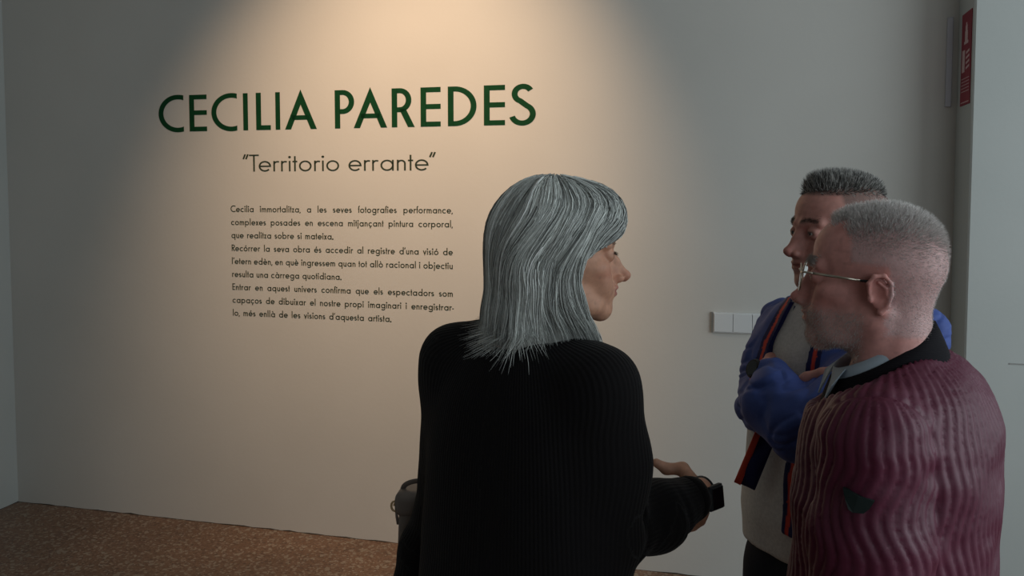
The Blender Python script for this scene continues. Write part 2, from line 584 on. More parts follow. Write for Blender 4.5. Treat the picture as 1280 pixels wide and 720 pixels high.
for ch, ua, ub in TITLE_U:
    mb = MB(); pl = place_fn(ua, TZ0, 1.2, 1)          # the face is a little wider than tall
    ub = ua + (ub - ua) / 1.2
    if ch == 'C': C_shape(mb, ub - ua, pl, 0.001)
    else:
        for st in title_glyph(ch, ub - ua):
            if st[0] == 'P':
                vs = [pl(x, y, 0.001) for x, y in st[1]] + [pl(x, y, 0) for x, y in st[1]]
                mb.poly(vs, [(0, 1, 2, 3), (7, 6, 5, 4)] + [(i, i + 4, (i + 1) % 4 + 4, (i + 1) % 4) for i in range(4)])
            else: ribbon(mb, st[0], st[1], st[2], pl, 0.001)
    mb.build('letter', M['green'], root)


def text_width(s, w, gaps=None):
    return sum(glyph(c, w)[1] for c in s)


# subtitle: 0.078 m capitals
root = empty('subtitle_lettering', W(1.88, 0.001, 1.75), 'thin dark green subtitle in quotation marks under the large title letters', 'lettering')
txt = '“Territorio errante”'
ua, ub, zb, ch_h, sw = 1.386, 2.371, 1.7485, 0.0805, 0.080
x = 0; adv = []
for c in txt:
    adv.append((x, c)); x += glyph(c, sw)[1] + (0.10 if c == ' ' else 0)
k = (ub - ua) / x
for x0, c in adv:
    if c == ' ': continue
    mb = MB()
    for poly, cl in glyph(c, sw)[0]:
        ribbon(mb, poly, cl, sw, place_fn(ua + x0 * k, zb, k, ch_h), 0.001)
    mb.build('letter', M['dkgreen'], root)

# paragraph: nine lines, each word one part
root = empty('wall_text', W(1.88, 0.001, 1.05), 'nine line paragraph of small dark lettering below the thin subtitle', 'lettering')
LINES = [('Cecilia immortalitza, a les seves fotografies performance,', 2.449), ('complexes posades en escena mitjançant pintura corporal,', 2.449),
         ('que realitza sobre si mateixa.', 1.858), ('Recórrer la seva obra és accedir al registre d’una visió de', 2.449),
         ('l’etern edèn, en què ingressem quan tot allò racional i objectiu', 2.449), ('resulta una càrrega quotidiana.', 1.897),
         ('Entrar en aquest univers confirma que els espectadors som', 2.449), ('capaços de dibuixar el nostre propi imaginari i enregistrar-', 2.452),
         ('lo, més enllà de les visions d’aquesta artista.', 2.147)]
sw = 0.125
for i, (txt, uend) in enumerate(LINES):
    zb = 1.5535 - 0.0632 * i; ua = 1.3135; hh = 0.0315
    words = txt.split(' ')
    ww = [sum(glyph(c, sw)[1] for c in q) for q in words]
    k0 = 0.0335                                      # metres per unit along the line
    sp = ((uend - ua) - k0 * sum(ww)) / (len(words) - 1)
    if sp < 0.007:
        sp = 0.007; k0 = ((uend - ua) - sp * (len(words) - 1)) / sum(ww)
    if sp > 0.026:
        sp = 0.018 if uend < 2.4 else sp; k0 = ((uend - ua) - sp * (len(words) - 1)) / sum(ww)
    u = ua
    for q in words:
        mb = MB()
        for c in q:
            g, a = glyph(c, sw)
            for poly, cl in g: ribbon(mb, poly, cl, sw, place_fn(u, zb, k0, hh), 0.0006)
            u += a * k0
        u += sp
        mb.build('word', M['dkgreen'], root)

# ------------------------------------------------------------------ small wall fittings
def fitting(name, label, cat, u, e, z):
    return empty(name, W(u, e, z), label, cat)


root = fitting('switch_panel', 'long white panel of square switches on the beige wall beside the man in blue', 'switch', 3.76, 0.0, 1.104)
mb = MB(); nsw = 5; s = 0.0777
mb.box(W(3.6035 + nsw * s / 2 , 0.006, 1.1035), U * (nsw * s / 2 + .003), np.array([0, 0, 0.0425]), N * 0.006, 0.001)
mb.build('back_box', M['plastic'], root)
mb = MB(); mb.box(W(3.5965, 0.005, 1.1035), U * 0.0025, np.array([0, 0, 0.043]), N * 0.005); mb.build('shaded_end', M['greyplastic'], root)  # shade on the panel's left side, put into a dark grey end piece
for i in range(nsw):
    mb = MB(); mb.box(W(3.6035 + s * (i + .5), 0.0145, 1.1035), U * (s / 2 - .0012), np.array([0, 0, 0.0385]), N * 0.0025, 0.0012)
    o = mb.build('switch', M['plastic'], root)
    if i == 2:
        mb = MB(); c = W(3.6035 + s * 2 + 0.056, 0.0, 1.129)
        mb.tube([c + N * .017, c + N * .019], 0.0042, 12); mb.build('indicator', M['reddot'], o)

# red fire sign on the return of the right wall
root = empty('fire_sign', W(Wd, 0.13, 2.15), 'narrow red sign with white pictograms high on the return of the right wall', 'sign')
OUT = -U
def rt(e, z, o=0.0): return W(Wd, e, z) + OUT * o
mb = MB(); zt, zb = 2.318, 1.975; ea, eb = 0.065, 0.207
mb.box((rt((ea + eb) / 2, (zt + zb) / 2, 0.0016)), N * (eb - ea) / 2, np.array([0, 0, (zt - zb) / 2]), OUT * 0.0015)
mb.build('sign_plate', M['sign'], root)
def flat(mb, pts, o=0.0034):   # pts in (e, z) fractions of the plate
    vs = [rt(ea + (eb - ea) * a, zb + (zt - zb) * c, o) for a, c in pts] + [rt(ea + (eb - ea) * a, zb + (zt - zb) * c, 0.003) for a, c in pts]
    n = len(pts)
    mb.poly(vs, [tuple(range(n)), tuple(range(n, 2 * n))[::-1]] + [(i, n + i, n + (i + 1) % n, (i + 1) % n) for i in range(n)])
mb = MB()
flat(mb, [(.28, .66), (.72, .66), (.72, .69), (.28, .69)])                                # hydrant-like standing figure
flat(mb, [(.36, .69), (.64, .69), (.64, .80), (.36, .80)]); flat(mb, [(.40, .80), (.60, .80), (.60, .86), (.40, .86)]); flat(mb, [(.45, .86), (.55, .86), (.55, .89), (.45, .89)])
mb.build('pictogram', M['print'], root)
mb = MB()
flat(mb, [(.12, .36), (.40, .36), (.40, .60), (.12, .60)])
for k in range(4):
    flat(mb, [(.52, .38 + .055 * k), (.86, .40 + .055 * k), (.86, .425 + .055 * k), (.52, .405 + .055 * k)])
mb.build('pictogram', M['print'], root)
for k in range(5):
    mb = MB(); flat(mb, [(.1, .285 - .035 * k), (.9, .285 - .035 * k), (.9, .292 - .035 * k), (.1, .292 - .035 * k)]); mb.build('printed_line', M['print'], root)
mb = MB(); flat(mb, [(.08, .025), (.92, .025), (.92, .035), (.08, .035)]); mb.build('printed_line', M['print'], root)

# pale raised strip on the main wall beside the corner
root = MB(); root.box(W(4.480, 0.0055, 2.153), U * 0.011, np.array([0, 0, 0.172]), N * 0.005, 0.002)
tag(root.build('pale_strip', M['palestrip']), 'faint pale strip on the beige wall beside the red sign', 'strip')
for zz, lb in ((1.595, 'upper of two small dark screws on the pale left wall'), (1.475, 'lower of two small dark screws on the pale left wall')):
    r = empty('wall_screw', W(0.0, 0.16 if zz > 1.5 else 0.12, zz), lb, 'screw')
    c = W(0, 0.16 if zz > 1.5 else 0.12, zz)
    mb = MB(); mb.tube([c, c + U * 0.004], [0.011, 0.008], 10); mb.build('plug', M['greyplastic'], r)
    mb = MB(); mb.tube([c + U * 0.004, c + U * 0.010], [0.005, 0.004], 8); mb.build('screw_head', M['darkmetal'], r)

# ------------------------------------------------------------------ bodies and clothes grown from distance fields
def smin(a, b, k):
    h = np.clip(0.5 + 0.5 * (b - a) / k, 0, 1)
    return b * (1 - h) + a * h - k * h * (1 - h)


def rot_to(R, o):
    """local frame -> world"""
    return lambda p: p @ R.T + o


class Field:
    def __init__(s, lo, hi, h):
        s.lo = np.array(lo, float); s.h = h
        s.n = np.ceil((np.array(hi) - s.lo) / h).astype(int) + 1
        s.ax = [s.lo[i] + h * np.arange(s.n[i]) for i in range(3)]
        s.d = np.full(s.n, 1.0, np.float32)

    def _sub(s, lo, hi):
        i0 = np.maximum(0, np.floor((np.array(lo) - s.lo) / s.h).astype(int))
        i1 = np.minimum(s.n, np.ceil((np.array(hi) - s.lo) / s.h).astype(int) + 1)
        if np.any(i1 <= i0): return None, None
        sl = tuple(slice(a, c) for a, c in zip(i0, i1))
        P = np.stack(np.meshgrid(*[s.ax[i][sl[i]] for i in range(3)], indexing='ij'), -1).astype(np.float32)
        return sl, P

    def put(s, fn, lo, hi, k=0.01, op='u'):
        m = k + 3 * s.h
        sl, P = s._sub(np.array(lo) - m, np.array(hi) + m)
        if sl is None: return s
        v = fn(P).astype(np.float32)
        a = s.d[sl]
        if op == 'u': s.d[sl] = smin(a, v, k)
        elif op == 's': s.d[sl] = -smin(-a, v, k)
        elif op == 'i': s.d[sl] = -smin(-a, -v, k)
        return s

    def ell(s, c, r, k=0.01, op='u', R=None):
        c = np.array(c, float); r = np.array(r, float)
        def fn(P):
            q = P - c
            if R is not None: q = q @ R
            k0 = np.linalg.norm(q / r, axis=-1); k1 = np.linalg.norm(q / (r * r), axis=-1)
            return k0 * (k0 - 1) / np.maximum(k1, 1e-6)
        e = np.full(3, r.max()) if R is not None else r
        return s.put(fn, c - e, c + e, k, op)

    def cone(s, a, b, ra, rb, k=0.01, op='u', sq=None, sn=None):
        """round cone from a to b; sq flattens it along the direction sn"""
        a = np.array(a, float); b = np.array(b, float); ab = b - a; L2 = max(ab @ ab, 1e-9)
        def fn(P):
            q = P - a
            t = np.clip((q @ ab) / L2, 0, 1)
            v = q - t[..., None] * ab
            if sq is not None:
                n = nprm(sn); v = v + (1 / sq - 1) * (v @ n)[..., None] * n
            d = np.linalg.norm(v, axis=-1) - (ra + (rb - ra) * t)
            return d * (sq if sq is not None and sq < 1 else 1)
        rm = max(ra, rb)
        return s.put(fn, np.minimum(a, b) - rm, np.maximum(a, b) + rm, k, op)

    def chain(s, pts, rs, k=0.01, op='u', **kw):
        for i in range(len(pts) - 1): s.cone(pts[i], pts[i + 1], rs[i], rs[i + 1], k, op, **kw)
        return s

    def loft(s, C, h, secs, k=0.02, op='u'):
        """upright trunk: C centre on the ground, h forward unit, secs rows of z, half width, half depth, forward offset, side offset"""
        h = np.array([h[0], h[1], 0.0]); lat = np.array([h[1], -h[0], 0.0])
        T = np.array(sorted(secs), float)
        zz = np.linspace(T[0, 0], T[-1, 0], 160)
        def sm(col):
            v = np.interp(zz, T[:, 0], T[:, col]); kk = np.ones(9) / 9
            return np.convolve(np.pad(v, 4, 'edge'), kk, 'valid')
        cols = [sm(i) for i in range(1, T.shape[1])]
        def fn(P):
            q = P - np.array([C[0], C[1], 0]); z = q[..., 2]
            v = [np.interp(z, zz, c) for c in cols]
            f = q @ h - v[2]; l = q @ lat - (v[3] if len(v) > 3 else 0)
            e = (np.sqrt((np.abs(l) / v[0]) ** 2.3 + (np.abs(f) / v[1]) ** 2.3) ** (2 / 2.3) - 1) * np.minimum(v[0], v[1])
            return np.maximum(e, np.maximum(z - T[-1, 0], T[0, 0] - z))
        r = T[:, 1:3].max() + abs(T[:, 3]).max() + 0.05
        return s.put(fn, [C[0] - r, C[1] - r, T[0, 0]], [C[0] + r, C[1] + r, T[-1, 0]], k, op)

    def sample(s, p):
        g = (p - s.lo) / s.h
        g = np.clip(g, 0, np.array(s.n) - 1.001)
        i = g.astype(int); f = g - i
        out = 0
        for dx in (0, 1):
            for dy in (0, 1):
                for dz in (0, 1):
                    wgt = (f[:, 0] if dx else 1 - f[:, 0]) * (f[:, 1] if dy else 1 - f[:, 1]) * (f[:, 2] if dz else 1 - f[:, 2])
                    out = out + wgt * s.d[i[:, 0] + dx, i[:, 1] + dy, i[:, 2] + dz]
        return out

    def grad(s, p):
        e = s.h * 1.0; g = np.zeros_like(p)
        for i in range(3):
            o = np.zeros(3); o[i] = e
            g[:, i] = s.sample(p + o) - s.sample(p - o)
        return g / np.maximum(np.linalg.norm(g, axis=1, keepdims=True), 1e-9)

    def mesh(s):
        d = s.d; ins = d < 0
        c = np.zeros(np.array(s.n) - 1, int)
        nx, ny, nz = np.array(s.n) - 1
        for dx in (0, 1):
            for dy in (0, 1):
                for dz in (0, 1): c += ins[dx:dx + nx, dy:dy + ny, dz:dz + nz]
        act = np.argwhere((c > 0) & (c < 8))
        idx = np.full((nx, ny, nz), -1, np.int64); idx[tuple(act.T)] = np.arange(len(act))
        acc = np.zeros((len(act), 3)); cnt = np.zeros(len(act))
        cor = [(x, y, z) for x in (0, 1) for y in (0, 1) for z in (0, 1)]
        for i, p in enumerate(cor):
            for q in cor[i + 1:]:
                if sum(abs(a - b) for a, b in zip(p, q)) != 1: continue
                d0 = d[tuple((act + p).T)]; d1 = d[tuple((act + q).T)]
                m = (d0 < 0) != (d1 < 0)
                t = np.where(m, d0 / np.where(m, d0 - d1, 1), 0)
                pos = np.array(p) + t[:, None] * (np.array(q) - np.array(p))
                acc[m] += pos[m]; cnt[m] += 1
        V = s.lo + (act + acc / cnt[:, None]) * s.h
        F = []
        for ax in range(3):
            o = [np.array(v) for v in ((1, 0, 0), (0, 1, 0), (0, 0, 1))]
            u, v = o[(ax + 1) % 3], o[(ax + 2) % 3]
            a = ins; sl0 = [slice(None)] * 3; sl1 = [slice(None)] * 3
            sl0[ax] = slice(0, -1); sl1[ax] = slice(1, None)
            e0 = a[tuple(sl0)]; e1 = a[tuple(sl1)]
            for flip in (False, True):
                E_ = np.argwhere((e0 & ~e1) if not flip else (~e0 & e1))
                ok = np.ones(len(E_), bool)
                for k in ((ax + 1) % 3, (ax + 2) % 3): ok &= (E_[:, k] > 0) & (E_[:, k] < s.n[k] - 1)
                E_ = E_[ok]
                q = [idx[tuple((E_ - x).T)] for x in (u + v, v, 0 * u, u)]
                if flip: q = q[::-1]
                F.append(np.stack(q, 1))
        return V, np.concatenate(F)


def vnormals(V, F):
    a = V[F[:, 2]] - V[F[:, 0]]; b = V[F[:, 3]] - V[F[:, 1]]
    n = np.cross(a, b); out = np.zeros_like(V)
    for k in range(4): np.add.at(out, F[:, k], n)
    return out / np.maximum(np.linalg.norm(out, axis=1, keepdims=True), 1e-12)


def relax(V, F, it=1, lam=0.5):
    for _ in range(it):
        acc = np.zeros_like(V); cnt = np.zeros(len(V))
        for k in range(4):
            np.add.at(acc, F[:, k], V[F[:, (k + 1) % 4]]); np.add.at(cnt, F[:, k], 1)
            np.add.at(acc, F[:, k], V[F[:, (k - 1) % 4]]); np.add.at(cnt, F[:, k], 1)
        V = V + lam * (acc / np.maximum(cnt, 1)[:, None] - V)
    return V


def vnoise(p, scale, seed=0):
    """smooth value noise in -1..1 for an array of points"""
    g = np.random.default_rng(seed).random((32, 32, 32)) * 2 - 1
    q = p * scale + 100.0; i = np.floor(q).astype(int); f = q - i; f = f * f * (3 - 2 * f); out = 0
    for dx in (0, 1):
        for dy in (0, 1):
            for dz in (0, 1):
                wgt = (f[..., 0] if dx else 1 - f[..., 0]) * (f[..., 1] if dy else 1 - f[..., 1]) * (f[..., 2] if dz else 1 - f[..., 2])
                out = out + wgt * g[(i[..., 0] + dx) % 32, (i[..., 1] + dy) % 32, (i[..., 2] + dz) % 32]
    return out


def sstep(a, b, x):
    t = np.clip((x - a) / (b - a), 0, 1)
    return t * t * (3 - 2 * t)


def frame(heading, pitch=0.0, roll=0.0):
    """head frame: columns right, forward, up. heading is the ground direction of the gaze"""
    h = nprm([heading[0], heading[1], 0]); r = np.array([h[1], -h[0], 0]); u = np.array([0, 0, 1.0])
    f = h * math.cos(pitch) + u * math.sin(pitch); u2 = np.cross(r, f)
    r2 = r * math.cos(roll) + u2 * math.sin(roll); u3 = np.cross(r2, f)
    return np.stack([r2, f, u3], 1)


def strands(name, roots, dirs, mat, col, parent, n=6, length=0.01, width=0.0006, bend=None, field=None, taper=True, cvar=0.2):
    """free standing short hairs: 3-sided tapering tubes"""
    m = len(roots)
    L = length if hasattr(length, '__len__') else np.full(m, length)
    P = np.zeros((m, n, 3)); P[:, 0] = roots; D = dirs.copy()
    for i in range(1, n):
        P[:, i] = P[:, i - 1] + D * (L / (n - 1))[:, None]
        if bend is not None:
            D = D + bend(P[:, i]) * (1.0 / (n - 1)); D /= np.linalg.norm(D, axis=1, keepdims=True)
    return tubes(name, P, mat, col, parent, width, taper, cvar)


def tubes(name, P, mat, col, parent, width, taper=True, cvar=0.2, kind=None):
    m, n, _ = P.shape
    T = np.zeros_like(P); T[:, 1:-1] = P[:, 2:] - P[:, :-2]; T[:, 0] = P[:, 1] - P[:, 0]; T[:, -1] = P[:, -1] - P[:, -2]
    T /= np.maximum(np.linalg.norm(T, axis=2, keepdims=True), 1e-9)
    ref = rng.normal(size=(m, 1, 3)); A = np.cross(T, np.broadcast_to(ref, T.shape)); A /= np.maximum(np.linalg.norm(A, axis=2, keepdims=True), 1e-9)
    B = np.cross(T, A)
    wd = (width if hasattr(width, '__len__') else np.full(m, width))[:, None] * (np.linspace(1, 0, n) ** 0.6 * 0.9 + 0.1 if taper else np.ones(n))[None]
    V = np.stack([P + (A * math.cos(a) + B * math.sin(a)) * wd[..., None] for a in (0, 2 * PI / 3, 4 * PI / 3)], 2)
    i = np.arange(m)[:, None, None] * n * 3 + np.arange(n - 1)[None, :, None] * 3
    k = np.arange(3)[None, None]; l = (k + 1) % 3
    F = np.stack([i + k, i + l, i + 3 + l, i + 3 + k], -1).reshape(-1, 4)
    c = np.array(col) if np.ndim(col) == 1 else col[:, None, None, :]
    c = np.broadcast_to(c, (m, n, 3, 3)) * (1 + cvar * rng.normal(size=(m, 1, 1, 1)))
    me = mesh_np(V.reshape(-1, 3), F, np.clip(c, 0.005, 1).reshape(-1, 3), name=name)
    o = link_mesh(name, me, mat, parent)
    return tag(o, None, None, None, kind)


M['skin'] = attr_mat('skin', 0.50, 0.35, 0.10, 90, 0.25, 0.0012, 0.06)
M['hair'] = attr_mat('hair', 0.45, 0.35, 0.06, 200)
M['cloth'] = attr_mat('cloth', 0.85, 0.15, 0.10, 160, 0.25, 0.0015)
M['nylon'] = attr_mat('soft_shell_fabric', 0.62, 0.25, 0.08, 60, 0.15, 0.002)
M['quilt'] = attr_mat('quilted_satin', 0.50, 0.40, 0.08, 300, 0.10, 0.001)
m, nt, b = newmat('eyeball', (0.55, 0.52, 0.50), 0.12, 0, 0.5); M['eye'] = m
m, nt, b = newmat('iris', (0.035, 0.025, 0.02), 0.12, 0, 0.5); M['iris'] = m
# ribbed knit: ribs follow the attribute 'rib' that runs around body and sleeves
m, nt, b = newmat('ribbed_black_knit', (0.0060, 0.0052, 0.0060), 0.92, 0, 0.15)
at_ = nt.nodes.new('ShaderNodeAttribute'); at_.attribute_name = 'rib'
mu = nt.nodes.new('ShaderNodeMath'); mu.operation = 'MULTIPLY'; mu.inputs[1].default_value = 2 * PI / 0.0072
sn = nt.nodes.new('ShaderNodeMath'); sn.operation = 'SINE'
nt.links.new(at_.outputs['Fac'], mu.inputs[0]); nt.links.new(mu.outputs[0], sn.inputs[0])
bp = nt.nodes.new('ShaderNodeBump'); bp.inputs['Strength'].default_value = 0.4; bp.inputs['Distance'].default_value = 0.0008
nt.links.new(sn.outputs[0], bp.inputs['Height'])
nz = nt.nodes.new('ShaderNodeTexNoise'); nz.inputs['Scale'].default_value = 260; nz.inputs['Detail'].default_value = 3
tc = nt.nodes.new('ShaderNodeTexCoord'); nt.links.new(tc.outputs['Object'], nz.inputs['Vector'])
bp2 = nt.nodes.new('ShaderNodeBump'); bp2.inputs['Strength'].default_value = 0.5; bp2.inputs['Distance'].default_value = 0.001
nt.links.new(nz.outputs[0], bp2.inputs['Height']); nt.links.new(bp.outputs[0], bp2.inputs['Normal']); nt.links.new(bp2.outputs[0], b.inputs['Normal'])
b.inputs['Sheen Weight'].default_value = 0.05; b.inputs['Sheen Roughness'].default_value = 0.5
M['knit'] = m


def build_head(P):
    """P: dict of proportions; returns the field in head-local metres (x right, y forward, z up, eyes at z=0)"""
    F = Field([-0.105, -0.13, -0.235], [0.105, 0.145, 0.14], P.get('h', 0.0021))
    w = P.get('wide', 1.0)
    F.ell((0, -.014, .032), (.0765 * w, .091, .084), .01)
    F.ell((0, .034, .042), (.062 * w, .058, .054), .025)
    F.ell((0, .026, -.028), (.060 * w, .060, .060), .02)
    F.ell((0, .026, -.076), (.050 * w, .060, .036), .02)
    j = P.get('jaw', 1.0); ch = P.get('chin', 0.0)
    F.ell((0, .074 + ch, -.099), (.021, .020, .0165), .018)
    for s in (-1, 1):
        F.cone((s * .050 * w * j, -.004, -.056), (s * .020, .066, -.102), .017, .015, .02)
        F.ell((s * .045 * w, .053, -.022), (.018, .023, .014), .02)
        F.cone((s * .010, .090, .017), (s * .044, .074, .019), .010, .009, .012)
        F.ell((s * .033, .066, -.050), (.018, .017, .022), .02)
    for s in (-1, 1):
        F.ell((s * .034, .104, .0), (.018, .021, .012), .012, 's')
        F.ell((s * .024, .102, -.002), (.007, .012, .008), .010, 's')
    for s in (-1, 1):
        F.ell((s * .0325, .0775, 0), (.0150, .0145, .0135), .004)
        F.ell((s * .0335, .0945, -.0015), (.0125, .0085, P.get('lid', .0042)), .0015, 's')
    nl = P.get('nose', 0.0); nd = P.get('nosedrop', 0.0)
    F.chain([(0, .087, .012), (0, .0985 + nl * .6, -.014), (0, .1135 + nl, -.036 - nd)], [.0068, .0068, .0078], .010)
    F.ell((0, .084, -.016), (.0135, .0150, .030), .010)
    F.ell((0, .094 + nl * .4, -.034 - nd * .5), (.0125, .0150, .016), .008)
    F.ell((0, .1165 + nl, -.0385 - nd), (.0090, .0088, .0082), .005)
    F.cone((0, .100, -.046 - nd * .5), (0, .112 + nl, -.044 - nd), .006, .006, .006)
    for s in (-1, 1):
        F.ell((s * .0118, .1025 + nl * .5, -.0425 - nd), (.0062, .0100, .0070), .004)
        F.ell((s * .0062, .109 + nl * .8, -.0505 - nd), (.0032, .0055, .0040), .002, 's')
    F.ell((0, .074, -.066), (.030, .025, .022), .018)
    lp = P.get('lips', 1.0)
    lo = P.get('lipout', 0.0)
    F.ell((0, .0925 + lo, -.0612), (.0215, .0105, .0050 * lp), .005)
    F.ell((0, .0905 + lo, -.0732), (.0190, .0105, .0060 * lp), .005)
    F.ell((0, .1045 + lo, -.0668 ), (.0215, .0095, P.get('mouth', .0014)), .0015, 's')
    F.ell((0, .1015, -.0850), (.018, .009, .006), .008, 's')
    # nasolabial and under-eye creases of an older face
    ag = P.get('age', 0)
    if ag:
        for s in (-1, 1):
            F.chain([(s * .019, .100, -.045), (s * .028, .094, -.062), (s * .030, .086, -.080)], [.002 * ag, .0025 * ag, .0015 * ag], .005, 's')
            F.chain([(s * .024, .094, -.013), (s * .036, .092, -.015), (s * .046, .082, -.010)], [.0014 * ag] * 3, .003, 's')
            F.chain([(s * .046, .081, .003), (s * .058, .066, .004)], [.0012 * ag] * 2, .003, 's')
            F.ell((s * .040, .040, -.090), (.014, .022, .012), .015)
    # ears
    for s in (-1, 1):
        ex = .0755 * w
        Re = frame((s * .32, 1.0), 0.0) @ np.array([[1, 0, 0], [0, math.cos(.22), math.sin(.22)], [0, -math.sin(.22), math.cos(.22)]])
        T = lambda x, y, z: np.array([s * ex, -.014, -.012]) + Re @ np.array([s * x, y, z])
        F.ell(T(.004, -.002, .002), (.0060, .0165, .027), .004, 'u', Re)
        hel = [T(.009, .013, .004), T(.011, .012, .018), T(.012, .003, .028), T(.012, -.011, .027), T(.012, -.019, .014), T(.011, -.018, -.003), T(.009, -.010, -.020), T(.008, .0, -.028)]
        F.chain(hel, [.0026, .0032, .0034, .0034, .0034, .0032, .0034, .0052], .003)
        F.ell(T(.013, .001, -.002), (.0055, .0085, .0125), .003, 's', Re)
        F.ell(T(.014, -.004, .015), (.0040, .0090, .0070), .003, 's', Re)
        F.chain([T(.010, -.011, -.006), T(.011, -.011, .008), T(.011, -.002, .018)], [.0022, .0026, .0024], .003)
        F.ell(T(.008, .0125, -.006), (.0045, .0040, .0060), .003, 'u', Re)
    nr = P.get('neck', .056); nb = P.get('neckback', -.055)
    F.cone((0, -.030, -.040), (0, nb, -.235), nr, nr * 1.06, .025)
    for s in (-1, 1):
        F.cone((s * .056, -.022, -.045), (s * .018, nb + .062, -.215), .011, .010, .02)
    if P.get('adam'): F.ell((0, nb + .068, -.150), (.011, .010, .014), .012)
    return F


def head_colors(V, P):
    """colour of the skin itself on a head-local point cloud"""
    x, y, z = V[:, 0], V[:, 1], V[:, 2]
    c = np.tile(np.array(P['skin']), (len(V), 1))
    def blend(mask, col, a=1.0):
        nonlocal c
        mk = (mask * a)[:, None]; c = c * (1 - mk) + np.array(col) * mk
    nl = P.get('nose', 0); nd = P.get('nosedrop', 0)
    g = lambda cx, cy, cz, r: np.exp(-(((np.abs(x) - cx) ** 2 + (y - cy) ** 2 + (z - cz) ** 2) / r ** 2))
    red = P.get('red', (0.45, 0.12, 0.10))
    blend(g(.045, .065, -.03, .022), red, .35); blend(g(0, .118 + nl, -.04 - nd, .014), red, .45)
    blend(g(.078, -.02, -.01, .028), red, .45)
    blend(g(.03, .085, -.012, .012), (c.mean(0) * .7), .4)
    blotch = vnoise(V, 60, 3); blend(sstep(.2, .8, blotch), red, .18)
    if P.get('spots'): blend(sstep(.62, .8, vnoise(V, 110, 9)), np.array(P['skin']) * .55, .35)
    lipm = np.exp(-((z + .067) / (.0095 if P.get('lips', 1) >= 1 else .007)) ** 4) * sstep(.089, .094, y) * (1 - sstep(.018, .025, np.abs(x)))
    blend(lipm, P['lip'], .85)
    if 'brow' in P:
        bm = np.exp(-((z - (.0215 + .004 * np.sin(np.clip((np.abs(x) - .01) / .04, 0, 1) * PI))) / .0042) ** 2) * sstep(.008, .014, np.abs(x)) * (1 - sstep(.044, .052, np.abs(x))) * sstep(.06, .07, y)
        blend(bm, P['brow'], .8)
    lid = np.exp(-(((np.abs(x) - .0335) / .013) ** 4 + ((z + .001) / .0052) ** 2)) * sstep(.082, .088, y); blend(lid, P.get('lash', (.05, .03, .025)), .65)
    if 'stubble' in P:
        s1 = sstep(-.035, -.062, z) * sstep(-.155, -.125, z) * sstep(-.010, .012, y) * (1 - lipm)
        blend(s1 * (.75 + .25 * vnoise(V, 300, 5)), P['stubble'], P.get('stub_a', .4))
    if 'scalp' in P:
        blend(P['hairmask'](V), P['scalp'], .75)
    return c


def hand_field(F, wrist, fdir, pn, thumb_side, curl=(.5, .5, .5, .5), size=1.0, thumb=None, spread=0.06):
    """one hand: wrist point, finger direction, palm normal (the side the fingers curl to), thumb side unit"""
    f = nprm(fdir); p = nprm(np.array(pn) - f * (np.array(pn) @ f)); t = np.cross(f, p)
    if t @ np.array(thumb_side) < 0: t = -t
    w = np.array(wrist, float); S = size
    R = np.stack([t, f, p], 1)
    F.ell(w + f * .048 * S, (.040 * S, .052 * S, .0155 * S), .010, 'u', R)
    F.cone(w - f * .02, w + f * .03 * S, .024 * S, .023 * S, .015, sq=.72, sn=p)
    F.ell(w + f * .030 * S + t * .026 * S + p * .006 * S, (.016 * S, .030 * S, .016 * S), .010, 'u', R)
    tips = []
    for i, (off, ln) in enumerate(((.029, .074), (.0095, .082), (-.0105, .076), (-.029, .060))):
        ln *= S; a = curl[i]
        base = w + f * (.086 - .006 * abs(i - 1)) * S + t * off * S
        d = nprm(f + t * (1.5 - i) * spread)
        pts = [base - f * .012 * S, base]; ang = 0; q = base
        for seg, (fr, bend) in enumerate(((.46, .75), (.30, 1.0), (.24, .7))):
            ang += a * bend
            q = q + (d * math.cos(ang) + p * math.sin(ang)) * ln * fr; pts.append(q)
        F.chain(pts, [.0098 * S, .0096 * S, .0086 * S, .0080 * S, .0068 * S], .0025)
        tips.append(q)
    if thumb is None:
        thumb = (nprm(t * .8 + f * .65 + p * .25), nprm(t * .45 + f * .85 + p * .25))
    b0 = w + f * .022 * S + t * .026 * S + p * .004 * S
    k1 = b0 + np.array(thumb[0]) * .044 * S; k2 = k1 + np.array(thumb[1]) * .032 * S
    k3 = k2 + nprm(thumb[1] if len(thumb) < 3 else thumb[2]) * .024 * S
    F.chain([b0, k1, k2, k3], [.0160 * S, .0128 * S, .0112 * S, .0088 * S], .006)
    return tips


def at(px, py, Y):
    """point of the room at depth Y seen from the camera's place through image point (px, py)"""
    a = (px - 640) / 1086; c = (303 - py) / 1086
    d = np.array([a, math.cos(PITCH) + c * math.sin(PITCH), -math.sin(PITCH) + c * math.cos(PITCH)])
    return np.array([0, 0, EYE]) + d * (Y / d[1])


def join_meshes(parts):
    V = []; F = []; C = []; o = 0
    for v, f, c in parts:
        V.append(v); F.append(f + o); C.append(c); o += len(v)
    return np.concatenate(V), np.concatenate(F), np.concatenate(C)


def limb_u(V, segs):
    """nearest limb segment of each vertex: distance, angle around it and length along it"""
    best = np.full(len(V), 9.0); u = np.zeros(len(V)); vv = np.zeros(len(V)); off = 0
    for a, b, r in segs:
        a = np.array(a, float); b = np.array(b, float); ab = b - a; L = np.linalg.norm(ab); d = ab / L
        t = np.clip((V - a) @ d, 0, L); q = V - a - t[:, None] * d
        dist = np.linalg.norm(q, axis=1) - r
        e1 = nprm(np.cross(d, [0.31, 0.77, 0.2])); e2 = np.cross(d, e1)
        ang = np.arctan2(q @ e2, q @ e1)
        m = dist < best
        best[m] = dist[m]; u[m] = ang[m] * r * 1.05; vv[m] = off + t[m]
        off += L
    return best, u, vv


